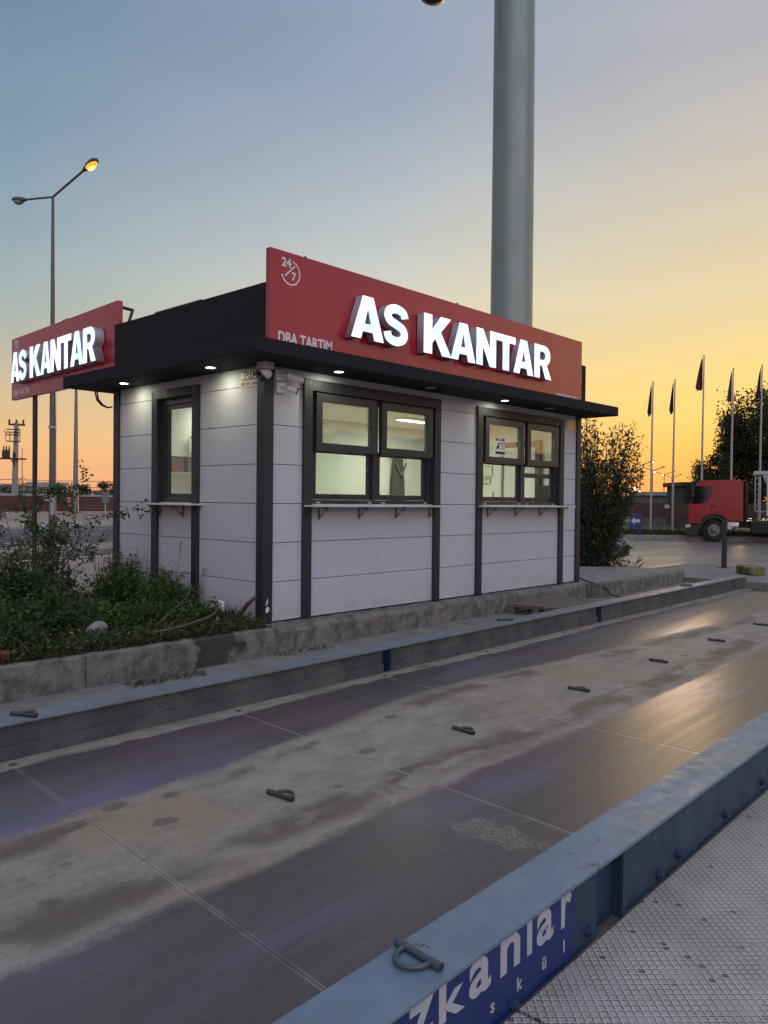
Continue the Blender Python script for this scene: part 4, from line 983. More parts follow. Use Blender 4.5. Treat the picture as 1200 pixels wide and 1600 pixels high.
# grass and low weeds of the planter: nobody could count them
def grass_patch():
    C, D, Nn, ln, wd = [], [], [], [], []
    def put(n, xr, yr, h, w, lean, z=-.03):
        p = np.stack([rng.uniform(*xr, n), rng.uniform(*yr, n), np.full(n, z)], 1)
        d = np.stack([rng.normal(size=n)*lean, rng.normal(size=n)*lean, np.ones(n)], 1)
        C.append(p); D.append(d); Nn.append(rdir(n)); ln.append(rng.uniform(.45, 1.25, n)*h); wd.append(np.full(n, w)*rng.uniform(.6, 1.3, n))
    put(4200, (-3.2, -.05), (-.245, .8), .075, .016, 1.1)
    put(2600, (-3.2, -.1), (.6, 3.6), .16, .014, .6)
    put(900, (-2.8, -.2), (-.26, .3), .17, .006, .7)
    put(240, (-3.0, -.2), (-.26, -.1), .26, .007, .8)
    put(260, (-.35, -.05), (.1, .5), .20, .012, .5)
    put(190, (-.55, -.05), (1.7, 2.7), .68, .007, .30)
    put(240, (-.5, -.03), (1.2, 2.7), .36, .008, .35)
    put(330, (-1.75, -1.05), (-.60, -.42), .06, .006, .7, -.262)
    put(120, (-.1, .55), (-.44, -.33), .05, .006, .7, -.262)
    # broad low leaves
    n = 9000; p = np.stack([rng.uniform(-3.2, -.08, n), rng.uniform(-.25, 1.2, n), rng.uniform(-.01, .07, n)], 1)
    d = rng.normal(size=(n, 3)); d[:, 2] = np.abs(d[:, 2])*.35; C.append(p); D.append(d); nn = rdir(n); nn[:, 2] = 1.5; Nn.append(nn); ln.append(rng.uniform(.02, .075, n)); wd.append(rng.uniform(.012, .04, n))
    v, f = leaf_quads(np.concatenate(C), np.concatenate(D), np.concatenate(Nn), np.concatenate(ln), np.concatenate(wd))
    mi = (rng.uniform(size=len(f)) < .07).astype(int)
    o = raw('grass', v, f, [L_grass, L_dry], None, mi.tolist()); o['kind'] = 'stuff'
grass_patch()
def stalk(label, x, y, h, lean):
    t = thing('grass_stalk', label, 'weed', (x, y, -.03), 0, 'tall dry weeds along the side wall')
    mb = MB(); pts = [Vector((lean*h*(k/6)**2, -.02*k/6, h*k/6)) for k in range(7)]; mb.tube(pts, [.003-.0003*k for k in range(7)], 5); mb.build('stem', M_twig, t)
    C, D = [], []
    for k in range(26): C.append(np.array(pts[-1])-np.array([lean*h*.2, 0, h*.2])*rng.uniform()+rng.normal(size=3)*.008); D.append(rng.normal(size=3)*.4+np.array([0, 0, 1]))
    for k in range(4): C.append(np.array(pts[1+k])); D.append(np.array([rng.choice([-1, 1])*1.0, rng.normal()*.3, .6]))
    ln = np.array([.035]*26+[.14]*4); wd = np.array([.008]*26+[.01]*4)
    v, f = leaf_quads(np.array(C), np.array(D), rdir(len(C)), ln, wd); raw('seed_head', v, f, L_dry, t)
stalk('tall thin weed before the panel under the side window', -.10, 1.42, .80, .06); stalk('thin weed leaning over beside the window trim', -.10, 1.02, .52, .16); stalk('short weed near the window trim foot', -.12, 1.08, .33, .3)
# rock, brick, tap, hose, conduit
def lump(name, label, cat_, loc, r, m, sc=(1, 1, 1), seed=1):
    bm = bmesh.new(); bmesh.ops.create_icosphere(bm, subdivisions=3, radius=1)
    rr = np.random.default_rng(seed); k = rr.normal(size=(8, 3)); 
    for v in bm.verts:
        q = 1+sum(.10*math.sin(2.2*(v.co.x*a+v.co.y*b+v.co.z*c)+i) for i, (a, b, c) in enumerate(k))
        v.co = Vector((v.co.x*sc[0], v.co.y*sc[1], v.co.z*sc[2]))*r*q
    mb = MB(); mb.bm(bm); return tag(mb.build(name, m, None, loc), label, cat_)
lump('rock', 'pale grey rock lying among weeds in the planter', 'rock', (-1.50, .50, .045), .095, mat('rock_grey', (.26, .26, .27), .9, var=.3, scale=14, bmp=.5, bscale=40), (1.15, .9, .8))
mb = MB(); mb.box((-.10, -.06, -.03), (.10, .06, .05), .008); tag(mb.build('brick', mat('brick_red', (.25, .07, .045), .9, var=.3, scale=20, bmp=.5, bscale=60), None, (-2.62, -.10, .02), R(30)), 'broken red brick on the planter kerb at the left picture edge', 'brick')
t = thing('water_tap', 'chrome garden tap on a short white standpipe by the side wall', 'tap', (-.16, .45, .05))
M_chrome = mat('chrome', (.7, .7, .7), .15, 1.0, var=.02)
mb = MB(); mb.tube([(0, 0, 0), (0, 0, .13)], .016, 10); mb.tube([(0, 0, .13), (0, .06, .132)], .016, 10); mb.build('standpipe', M_white, t)
mb = MB(); mb.tube([(0, .06, .132), (0, .17, .135), (0, .20, .125), (0, .205, .10)], .012, 10); mb.tube([(0, .14, .135), (0, .14, .175)], .008, 8); mb.box((-.008, .11, .172), (.008, .17, .184), .003); mb.build('tap', M_chrome, t)
mb = MB(); pts = cat([(-.06, .75), (-.20, .50), (-.42, .22), (-.70, .05), (-1.0, -.06), (-1.35, -.10)], 5)
mb.tube([(p.x, p.y, .135-.10*k/len(pts)+.02) for k, p in enumerate(pts)], .014, 8); tag(mb.build('hose', mat('hose_olive', (.075, .072, .055), .6)), 'olive garden hose lying over the weeds towards the kerb', 'hose')
mb = MB()
for dx in (0, .022): mb.tube([(-.10-dx, .30-dx, -.03), (-.085-dx, .24, .07), (-.06-dx, .17, .16+dx), (-.02, .115, .235+dx*.6), (.0, .10, .24+dx*.6)], .012, 8)
tag(mb.build('conduit', mat('conduit_brown', (.085, .035, .032), .5, var=.2)), 'brown conduit pair rising from the ground into the wall beside the corner post', 'conduit')

# oleander beyond the right end of the kiosk
t = thing('oleander_shrub', 'tall dense leafy shrub beyond the right end of the kiosk', 'shrub', (11.15, 2.35, GZ))
tw = MB(); C, D = [], []
right = Vector((rt.x, rt.y, 0)).normalized(); dep_ = Vector((fw.x, fw.y, 0)).normalized()
for k in range(150):
    a = rng.uniform(0, 2*PI); low_ = k >= 95
    out = rng.uniform(.15, 1)**.7*(1.02 if not low_ else .72); hh = rng.uniform(2.3, 3.75)*(1-.22*out**2) if not low_ else rng.uniform(.6, 1.9)
    base = Vector((math.cos(a)*.16, math.sin(a)*.16, 0)); tip = Vector((math.cos(a)*out, math.sin(a)*out, hh))+right*.16*hh/3; mid = base.lerp(tip, .5)-Vector((math.cos(a), math.sin(a), 0))*.12
    pts = [base.lerp(mid, q/4).lerp(mid.lerp(tip, q/4), q/4) for q in range(5)]; tw.tube(pts, [.016, .012, .009, .006, .003], 5)
    m = 105
    for q in rng.uniform(.30 if not low_ else .12, 1.0, m):
        p = base.lerp(mid, q).lerp(mid.lerp(tip, q), q); C.append(np.array(p)+rng.normal(size=3)*.055); D.append(rng.normal(size=3)*.9+np.array([math.cos(a)*.35, math.sin(a)*.35, .35]))
C = np.array(C); D = np.array(D)
v, f = leaf_quads(C, D, rdir(len(C)), rng.uniform(.08, .16, len(C)), rng.uniform(.022, .042, len(C)))
raw('crown', v, f, L_ole, t); tw.build('trunk', M_bark, t)
t = thing('oleander_sprig', 'small low spiky sprig at the foot of the tall shrub', 'shrub', (11.55, 1.75, GZ))
n = 130; a = rng.uniform(0, 2*PI, n); D = np.stack([np.cos(a), np.sin(a), rng.uniform(.1, 1.2, n)], 1); C = D*rng.uniform(0, .25, n)[:, None]; C[:, 2] += .1
v, f = leaf_quads(C, D, rdir(n), .17, .025); raw('foliage', v, f, L_ole, t)

# =====================================================================================
#  RIGHT: YARD
# =====================================================================================
# yellow painted stone and camera post at the end of the far beam
mb = MB(); mb.box((-.33, -.17, 0), (.33, .17, .17), .035)
tag(mb.build('kerb_stone', mat('yellow_stone', (.22, .19, .06), .8, var=.3, scale=14, col2=(.07, .065, .055), thr=(.42, .6), scale2=5, bmp=.4, bscale=40), None, (11.75, -.80, -.17), R(40)), 'worn yellow painted concrete block at the far end of the blue beam', 'concrete block')
t = thing('camera_post', 'black square post carrying a white bullet camera beyond the beam end', 'camera post', (12.95, .15, -.17), R(-45))
mb = MB(); mb.box((-.042, -.042, 0), (.042, .042, 1.06), .006); mb.box((-.09, -.09, 0), (.09, .09, .012)); mb.build('post', M_black, t)
mb = MB(); mb.tube([(.05, 0, .88), (.16, 0, .88), (.18, 0, .93)], .018, 8); mb.build('bracket', M_white, t)
mb = MB(); mb.tube([(.06, .02, .95), (.29, -.02, .95)], .05, 14); mb.box((.04, -.055, .985), (.30, .055, 1.005), .004); mb.build('camera_housing', M_white, t)
mb = MB(); mb.tube([(.29, -.02, .95), (.30, -.022, .95)], .047, 14); mb.build('lens_face', M_blackplastic, t)

# silver car behind the shrub (nose towards the right)
def car(loc, rotz):
    t = thing('parked_car', 'dark grey car parked behind the tall shrub with only its nose showing', 'car', loc, rotz)
    M_paint = mat('grey_paint', (.10, .10, .105), .22, .3, var=.03, coat=.8); M_tyre = mat('tyre_rubber', (.02, .02, .02), .85, var=.2)
    M_rim = mat('rim_alloy', (.45, .45, .46), .3, .9, var=.05)
    def sec(x, w, z0, z1, rr=.12):
        return [(x, -w+.03, z0), (x, -w, z0+.12), (x, -w, z1-rr), (x, -w+rr*.7, z1), (x, w-rr*.7, z1), (x, w, z1-rr), (x, w, z0+.12), (x, w-.03, z0)]
    prof = [(-2.2, .62, .35, .72), (-2.12, .80, .24, .92), (-1.7, .87, .20, .98), (-.8, .88, .18, .96), (.3, .88, .18, .94), (1.0, .88, .18, .92), (1.6, .85, .20, .86), (2.0, .78, .24, .76), (2.16, .66, .28, .66), (2.22, .52, .34, .56)]
    mb = MB(); mb.loft([sec(*p) for p in prof]); body = mb.build('body', M_paint, t)
    cab = [(-1.9, .66, .92, .99, .04), (-1.2, .70, .9, 1.36, .12), (-.6, .70, .9, 1.45, .14), (.1, .69, .9, 1.44, .14), (.5, .67, .9, 1.30, .12), (1.1, .66, .88, .93, .03)]
    mb = MB(); mb.loft([sec(*p) for p in cab]); mb.build('cabin', M_paint, t)
    for s in (-1, 1):
        mb = MB(); mb.prism([(-1.2, 1.0), (-.05, 1.0), (-.05, 1.35), (-.75, 1.36)], lambda a, b, d: (a, d*s, b), .675, .712); mb.prism([(.0, 1.0), (.75, 1.0), (.35, 1.30), (.0, 1.35)], lambda a, b, d: (a, d*s, b), .675, .708); mb.build('side_window', M_vglass, t)
        mb = MB(); mb.loft([[(1.75, s*.60, .70), (1.75, s*.82, .66), (1.75, s*.80, .74), (1.75, s*.62, .78)], [(2.12, s*.50, .60), (2.05, s*.74, .58), (2.02, s*.73, .66), (2.09, s*.52, .69)]]); mb.build('headlight', mat('lamp_glass', (.6, .6, .58), .1, .2), t)
        mb = MB(); mb.box((-.55, s*.885, .72), (-.42, s*.90, .75)); mb.build('door_handle', M_paint, t)
        for x in (-1.35, 1.32):
            mb = MB(); mb.lathe([(.19, -.1), (.30, -.1), (.325, -.05), (.325, .05), (.30, .1), (.19, .1)], (0, 0, 0), 'y', 26); w = mb.build('wheel', M_tyre, t, (x, s*.80, .325))
            mb = MB(); mb.lathe([(0, s*.085), (.06, s*.095), (.19, s*.07), (.19, -s*.05)], (0, 0, 0), 'y', 26); mb.build('rim', M_rim, w)
    mb = MB(); mb.box((2.19, -.42, .40), (2.235, .42, .52), .01); mb.build('grille', M_blackplastic, t)
    mb = MB(); mb.prism([(.52, 1.30), (1.08, .95), (1.10, .97), (.54, 1.325)], lambda a, b, d: (a, d, b), -.6, .6); mb.build('windscreen', M_vglass, t)
car((13.78, 5.27, GZ), R(-46))

# grass island with kerb behind the yard
isl = [(27.6, 11.9), (39.2, -5.4), (60, 10), (45, 30)]
slabmesh('island_ground', isl, -.21, .3, mat('island_earth', (.055, .07, .03), .95, var=.4, scale=3, bmp=.5, bscale=8))
rough_prism('island_kerb', [(27.35, 11.7), (39.0, -5.6)], [(27.6, 11.9), (39.2, -5.4)], GZ, -.19, M_conc, 'structure', .02, .5)
n = 9000
pp = rng.uniform(0, 1, n); qq = rng.uniform(0, 1, n)**1.4*5
C = np.stack([27.7+(39.2-27.6)*pp+.83*qq, 11.95+(-5.4-11.9)*pp+.55*qq, np.full(n, -.21)], 1); D = rng.normal(size=(n, 3))*.45; D[:, 2] = 1
v, f = leaf_quads(C, D, rdir(n), rng.uniform(.08, .26, n), .03); raw('island_grass', v, f, L_grass)['kind'] = 'stuff'

# flag poles
M_pole = mat('galvanised_pole', (.42, .42, .42), .45, .4, var=.1)
def flag_cloth(L, w, seed):
    q = np.random.default_rng(seed); nz, nx = 16, 7; V, Fc = [], []
    for i in range(nz+1):
        s = i/nz; ww = w*(.15+.85*s**.8)*(1-.25*(s > .9))
        for j in range(nx+1):
            u = j/nx; V.append((-.04-ww*u, .06*math.sin(u*9+seed+s*2)*(.4+s), -L*s-.25*u*L*.3+.03*math.sin(6*u+seed)))
    for i in range(nz):
        for j in range(nx): a = i*(nx+1)+j; Fc.append((a, a+1, a+nx+2, a+nx+1))
    return V, Fc
flagcols = [('blue_flag_cloth', (.035, .045, .065)), ('blue_flag_cloth', (.035, .045, .065)), ('red_flag_cloth', (.13, .02, .016)), ('grey_flag_cloth', (.08, .085, .095)), ('navy_flag_cloth', (.03, .035, .05))]
flabs = ['flag pole with furled dark blue flag, leftmost of the row on the grass island', 'flag pole with drooping blue grey flag, second in the row behind the truck nose', 'tallest flag pole with a furled red flag above the truck cab', 'flag pole with pale grey flag in front of the big tree', 'flag pole with dark navy flag beside the tipper body']
vr = R(-(90-66))
for i, (x, y, zt) in enumerate([(33.47, 11.16, 7.30), (34.23, 10.36, 7.42), (35.21, 9.3, 8.65), (36.23, 8.22, 8.02), (37.22, 7.16, 8.2)]):
    t = thing('flag_pole', flabs[i], 'flag pole', (x, y, -.21), R(-66), 'flag poles on the grass island')
    H = zt+.21; mb = MB(); mb.tube([(0, 0, 0), (0, 0, H*.5), (0.02, 0, H)], [.06, .05, .032], 10); mb.lathe([(.0, .09), (.04, .05), (.04, 0)], (.02, 0, H), n=10); mb.tube([(.0, -.07, .9), (0, -.07, H)], .006, 4); mb.build('pole', M_pole, t)
    V, Fc = flag_cloth(1.55 if i != 2 else 1.6, [.22, .22, .36, .24, .24][i], i+1)
    o = raw('flag', [(a, b, c+H-.05) for a, b, c in V], Fc, mat(*flagcols[i], .8, var=.15), t)

# lattice fence, arrow sign and sheds behind the poles
fd = Vector((35.9-33.3, 10.0-12.8, 0)).normalized()
fa = math.atan2(fd.y, fd.x)
M_rust = mat('rusty_fence', (.085, .045, .03), .85, var=.35, scale=4, col2=(.05, .035, .03), thr=(.45, .65))
t = thing('yard_fence', 'rusty brown yard fence of sheet panels over open bars behind the flag poles', 'fence', (32.7, 13.4, -.21), fa)
for k in range(9):
    x = -.6+1.05*k; mb = MB(); mb.box((x-.04, -.04, 0), (x+.04, .04, 1.50)); mb.build('post', M_rust, t)
    mb = MB(); zlow = .72 if k not in (4, 6) else .15
    for q in range(9): mb.box((x+.06+q*.108, -.012+.006*(q % 2), zlow), (x+.06+q*.108+.104, .0+.006*(q % 2), 1.42))
    mb.box((x+.041, -.02, 1.4205), (x+1.009, .02, 1.46)); mb.box((x+.041, -.02, .66), (x+1.009, .02, .70)) if zlow > .7 else None
    for q in range(6): mb.box((x+.1+q*.16, -.008, .02), (x+.115+q*.16, .008, zlow-.005)) if zlow > .7 else None
    mb.build('fence_panel', M_rust, t)
mb = MB(); mb.box((-.13, -.003, -.10), (.13, .003, .10)); tag(mb.build('notice_board', mat('board_pale', (.42, .40, .36), .6), None, (34.85, 10.92, 1.08), fa), 'small pale notice board hung on the rusty fence between two flag poles', 'notice board')
t = thing('arrow_sign', 'blue sign with a white left-pointing arrow on a blue post', 'sign', (30.15, 10.28, -.21), R(-66))
M_sblue = mat('sign_blue', (.03, .05, .22), .5, var=.08)
mb = MB(); mb.box((-.36, -.02, .29), (.19, .02, .93), .004); mb.build('panel', M_sblue, t)
mb = MB(); mb.box((.03, .0205, 0), (.20, .06, .92), .004); mb.build('post', M_sblue, t)
mb = MB(); mb.prism([(-.29, .62), (-.14, .80), (-.14, .69), (.10, .69), (.10, .55), (-.14, .55), (-.14, .44)], lambda a, b, d: (a, d, b), -.0225, -.0202); mb.build('arrow', mat('arrow_white', (.6, .6, .6), .5), t)
def shed(label, loc, w, d, h, m, rot, roof):
    t = thing('shed', label, 'building', loc, rot)
    mb = MB(); n_ = int(w/.25)
    for k in range(n_): a = -w/2+w*k/n_; mb.box((a+.008, -d/2-.02*(k % 2), 0), (a+w/n_-.0, d/2, h))
    mb.build('wall', m, t)
    mb = MB(); mb.box((-w/2-.2, -d/2-.25, h+.002), (w/2+.2, d/2+.25, h+.28), .02); r = mb.build('roof', roof, t)
    mb = MB(); mb.box((-w*.35, -d/2-.06, h*.35), (-w*.1, -d/2-.0205, h*.75)); mb.build('window', M_vglass, t)
    return t
M_sheda = mat('shed_grey', (.16, .15, .14), .8, var=.2); M_shedb = mat('shed_dark', (.07, .062, .056), .85, var=.2)
shed('grey flat roofed shed behind the first two flag poles', (51.4, 18.6, GZ), 3.0, 3, 2.2, M_sheda, R(-47), mat('roof_pale', (.30, .29, .27), .7))
shed('taller dark shed in front of the small tree beside the truck cab', (47.2, 14.4, GZ), 2.6, 3, 2.75, M_shedb, R(-47), M_shedb)
shed('low pale booth behind the rusty fence by the shrub', (57.5, 24.0, GZ), 2.4, 2.5, 1.9, mat('booth_pale', (.35, .34, .31), .7), R(-47), M_sheda)
mb = MB(); mb.tube([(0, 0, 0), (0, 0, 3.1)], .05, 6)
# double-arm street lamps far off
M_far = mat('lamp_post_paint', (.09, .085, .08), .6, .3); M_warm = emit('street_lamp_glow', (1.0, .80, .42), 16.0)
def far_lamp(x, y, z, ht, arm, label, lit=(1, 1)):
    t = thing('far_lamp', label, 'street lamp', (x, y, z), R(-47), 'street lamps along the far road')
    mb = MB(); mb.tube([(0, 0, 0), (0, 0, ht)], [.10, .06], 8); mb.build('pole', M_far, t)
    for s in (-1, 1):
        mb = MB(); mb.tube([(0, 0, ht-.05), (s*arm*.5, 0, ht+.12*arm), (s*arm, 0, ht+.30*arm)], .05, 6); mb.build('arm', M_far, t)
        mb = MB(); mb.box((s*arm-.22, -.13, ht+.30*arm-.04), (s*arm+.22, .13, ht+.30*arm+.10), .04); hd = mb.build('lamp_head', M_far, t)
        if lit[0 if s < 0 else 1]:
            mb = MB(); mb.lathe([(0, -.12), (.12, -.06), (.16, 0)], (s*arm, 0, ht+.30*arm-.041), n=12); mb.build('lens', M_warm, hd)
far_lamp(80.7, 33.9, GZ, 6.0, 1.3, 'double arm street lamp nearest the tall shrub with right head lit', (0, 1))
far_lamp(96.1, 39.4, GZ, 6.0, 1.45, 'double arm street lamp between the first two flag poles, left head lit', (1, 0))
far_lamp(121.5, 48.9, GZ, 6.4, 1.6, 'smaller double arm street lamp crossing the second flag pole', (1, 0))
far_lamp(141.9, 56.3, GZ, 6.6, 1.7, 'farthest double arm street lamp left of the small tree', (1, 0))
for i, (x, y, z, r) in enumerate([(61.3, 25.3, 2.35, .16), (62.5, 25.4, 2.05, .13), (60.2, 25.6, 2.0, .12)]):
    t = thing('yard_floodlight', ['brightest floodlight glowing beside the tall shrub', 'small floodlight glowing right of the brightest one', 'small low floodlight glowing at the shrub edge'][i], 'floodlight', (x, y, GZ), R(-47), 'floodlights beyond the fence')
    mb = MB(); mb.tube([(0, 0, 0), (0, 0, z-GZ)], .05, 6); mb.build('pole', M_far, t)
    mb = MB(); mb.lathe([(0, -r), (r*.7, -r*.7), (r, 0), (r*.7, r*.7), (0, r)], (0, 0, z-GZ+r), n=12); mb.build('lamp', M_warm, t)

# trees behind the truck
tree('yard_tree', 'big dark broad tree rising behind the truck at the right picture edge', 'tree', (44.6, 7.9, -.21), 8.9, (4.2, 4.2, 3.7), 5.0, 34000, .19, .22, nclump=110, group='trees behind the truck', clump=.20)
tree('yard_tree', 'medium dark tree left of the big one behind the red cab', 'tree', (42.3, 10.3, -.21), 5, (2.1, 2.1, 2.4), 3.2, 15000, .15, .14, nclump=40, group='trees behind the truck', clump=.22)
tree('yard_tree', 'small round tree above the dark shed roof', 'tree', (39.8, 10.8, -.21), 3.6, (1.15, 1.15, 1.15), 2.25, 7000, .12, .10, nclump=34, group='trees behind the truck', clump=.24)
tree('yard_tree', 'dark tree filling the gap under the big crown at the right edge', 'tree', (42.4, 6.6, -.21), 5, (3.2, 3.2, 2.4), 2.3, 16000, .18, .14, nclump=40, group='trees behind the truck', clump=.25)

# ---- truck
def truck(loc, rotz):
    t = thing('tipper_truck', 'red cab tipper truck parked side-on in the yard before the big tree', 'truck', loc, rotz)
    M_cab = mat('truck_red', (.30, .011, .014), .38, var=.10, scale=2, coat=.3); M_blk = mat('truck_black', (.018, .018, .019), .6, var=.2); M_tyre = mat('tyre_rubber', (.02, .02, .02), .85, var=.2)
    M_rim2 = mat('truck_rim', (.20, .20, .20), .5, .5, var=.2); M_tip = mat('tipper_white', (.46, .46, .45), .6, var=.12, scale=2)
    W = 1.22
    side = [(1.10, .78), (1.15, 1.10), (1.13, 1.55), (1.02, 1.72), (.80, 2.55), (.66, 2.68), (-1.05, 2.70), (-1.22, 2.62), (-1.24, .92), (-.58, .90), (-.52, 1.0), (-.30, 1.17), (0, 1.22), (.30, 1.17), (.52, 1.0), (.60, .78)]
    bm = bmesh.new(); vs = [bm.verts.new((x, -W, z)) for x, z in side]; vs2 = [bm.verts.new((x, W, z)) for x, z in side]; n = len(side)
    bm.faces.new(vs); bm.faces.new(vs2[::-1])
    for i in range(n): bm.faces.new((vs[i], vs[(i+1) % n], vs2[(i+1) % n], vs2[i]))
    bmesh.ops.recalc_face_normals(bm, faces=bm.faces)
    bmesh.ops.bevel(bm, geom=[e for e in bm.edges if abs(e.verts[0].co.y-e.verts[1].co.y) < .01], offset=.045, segments=2, affect='EDGES')
    mb = MB(); mb.bm(bm); cab = mb.build('cab', M_cab, t)
    for s in (1, -1):
        S = lambda a, b, d: (a, d*s, b)
        mb = MB(); mb.prism([(.88, 2.42), (.10, 2.44), (.12, 1.98), (.32, 1.74), (.62, 1.66), (.98, 1.64)], S, W-.01, W+.006); mb.build('side_window', M_vglass, t)
        mb = MB()
        for poly in ([(-.02, 2.5), (-.035, 2.5), (-.035, 1.2), (-.02, 1.2)], [(1.08, 1.08), (.42, 1.08), (.42, 1.065), (1.08, 1.065)], [(-.04, 1.52), (-1.0, 1.52), (-1.0, 1.505), (-.04, 1.505)], [(-.04, 1.33), (-1.16, 1.33), (-1.16, 1.315), (-.04, 1.315)]): mb.prism(poly, S, W-.01, W+.004)
        mb.prism([(.14, 1.60), (.02, 1.60), (.02, 1.50), (.14, 1.50)], S, W-.01, W+.012); mb.build('door_seam', M_blk, t)
        ring = arc(0, .50, .66, .66, 10, 170, 14)+arc(0, .50, .55, .55, 170, 10, 14)
        mb = MB(); mb.prism(ring, S, W-.10, W+.05); mb.build('fender', M_blk, t)
        mb = MB(); mb.prism([(1.18, .28), (1.24, .40), (1.22, .72), (.62, .74), (.60, .50), (.70, .28)], S, W-.5, W+.02); mb.build('bumper', M_blk, t)
        mb = MB(); mb.prism([(1.245, .60), (1.245, .74), (1.02, .74), (1.02, .62)], S, W-.3, W+.03); mb.build('headlight', mat('lamp_glass', (.6, .6, .58), .1, .2), t)
        mb = MB(); mb.box((.86, s*(W+.02), 1.95), (1.0, s*(W+.22), 2.38), .04); mb.tube([(.88, s*(W-.02), 2.45), (.93, s*(W+.12), 2.40)], .02, 6); mb.build('mirror', M_blk, t)
    mb = MB(); mb.prism([(1.06, 1.74), (.84, 2.50), (.86, 2.51), (1.08, 1.745)], lambda a, b, d: (a, d, b), -1.08, 1.08); mb.build('windscreen', M_vglass, t)
    mb = MB()
    for k in range(5): mb.box((1.13, -.9, .92+.13*k), (1.17, .9, 1.0+.13*k), .01)
    mb.build('grille', M_blk, t)
    mb = MB(); mb.box((-1.40, -.9, .9), (-1.26, .9, 2.45), .03)
    for k in range(9): mb.box((-1.45, .45, 1.0+.16*k), (-1.4005, 1.15, 1.10+.16*k))
    mb.tube([(-1.36, 1.0, 1.0), (-1.36, 1.0, 2.3), (-1.36, .9, 2.55)], .10, 10); mb.build('air_intake', M_blk, t)
    mb = MB(); mb.box((-6.6, -.42, .62), (.9, -.30, .90)); mb.box((-6.6, .30, .62), (.9, .42, .90))
    for x in (-1.3, -3.0, -5.0, -6.5): mb.box((x, -.2995, .64), (x+.12, .2995, .86))
    mb.build('chassis', M_blk, t)
    mb = MB(); mb.box((-2.75, .55, .38), (-1.55, 1.15, .95), .08); mb.build('fuel_tank', mat('tank_grey', (.02, .02, .022), .5, .4), t)
    mb = MB(); mb.box((-2.75, -1.15, .40), (-1.75, -.55, .92), .06); mb.build('battery_box', M_blk, t)
    def wheel(x, s, dual):
        mb = MB(); wd = .30 if not dual else .56; y0 = s*(W-.04-wd/2)
        mb.lathe([(.28, -wd/2), (.46, -wd/2), (.505, -wd/2+.05), (.508, wd/2-.05), (.46, wd/2), (.28, wd/2)], (0, 0, 0), 'y', 32); w = mb.build('wheel', M_tyre, t, (x, y0, .508))
        mb = MB(); e = s*wd/2; mb.lathe([(0, e-s*(.0 if not dual else .14)), (.10, e+s*(.02 if not dual else -.12)), (.11, e-s*.03), (.20, e-s*(.05 if not dual else .16)), (.285, e-s*.01), (.285, -e)], (0, 0, 0), 'y', 26)
        for k in range(10): q = 2*PI*k/10; mb.lathe([(0, e+s*.005), (.016, e), (.016, e-s*.06)], (.155*math.cos(q), 0, .155*math.sin(q)), 'y', 6, smooth=False)
        mb.build('rim', M_rim2, w)
    for s in (-1, 1):
        wheel(0, s, False); wheel(-3.95, s, True); wheel(-5.3, s, True)
    # tipper body with ladder frame and cab guard
    mb = MB(); mb.box((-6.9, -1.22, 1.15), (-2.3, 1.22, 1.25)); mb.box((-6.9, 1.16, 1.2505), (-2.3, 1.22, 2.9)); mb.box((-6.9, -1.22, 1.2505), (-2.3, -1.16, 2.9)); mb.box((-2.36, -1.159, 1.2505), (-2.3, 1.159, 3.1))
    for k in range(6): mb.box((-6.8+.9*k, 1.2205, 1.16), (-6.7+.9*k, 1.28, 2.88))
    db = mb.build('dump_body', M_tip, t)
    mb = MB(); mb.box((-2.2995, -1.2, 2.92), (-1.66, 1.2, 3.07), .02); mb.prism([(-2.299, 2.9), (-2.02, 2.9), (-2.299, 2.2)], lambda a, b, d: (a, d, b), 1.12, 1.18); mb.build('cab_guard', M_tip, db)
    mb = MB(); z0, z1 = 1.35, 2.93
    mb.tube([(-1.72, 1.12, z1), (-1.72, 1.12, z0+.06), (-1.78, 1.12, z0), (-2.3, 1.12, z0)], .022, 6); mb.tube([(-1.87, 1.12, z1), (-1.87, 1.12, z0)], .018, 6)
    for k in range(6): mb.tube([(-1.72, 1.12, z0+.25+.23*k), (-1.87, 1.12, z0+.25+.23*k)], .012, 5)
    mb.build('ladder', M_tip, db)
    t.scale = (.93, 1, 1)
    return t
truck((31.15, 7.12, GZ), R(90+19))

# tall mast behind the kiosk
t = thing('light_mast', 'very tall thick grey green steel mast rising behind the kiosk', 'mast', (13.65, 6.30, GZ))
M_mast = mat('mast_paint', (.225, .275, .252), .38, .25, var=.05, scale=1.5, stretch=(1, 1, .3))
mb = MB(); mb.tube([(0, 0, 0), (0, 0, 10), (-.06, 0, 22), (-.1, 0, 30)], [.60, .575, .54, .50], 48); mb.lathe([(.0, .05), (.8, .05), (.8, 0)], (0, 0, 0), n=24); mb.build('mast', M_mast, t)
mb = MB(); hx = -right*2.26+Vector((0, 0, 0)); c_ = hx
mb.lathe([(0, -.02), (.20, .03), (.36, .14), (.44, .30), (.44, .55), (.2, .8)], (c_.x, c_.y, 15.47), n=28); mb.build('lamp_bowl', M_black, t)
mb = MB(); mb.tube([(c_.x, c_.y, 16.24), (c_.x, c_.y, 16.5), (c_.x*.5, c_.y*.5, 16.7), (0, 0, 16.7)], .05, 8); mb.build('arm', M_mast, t)

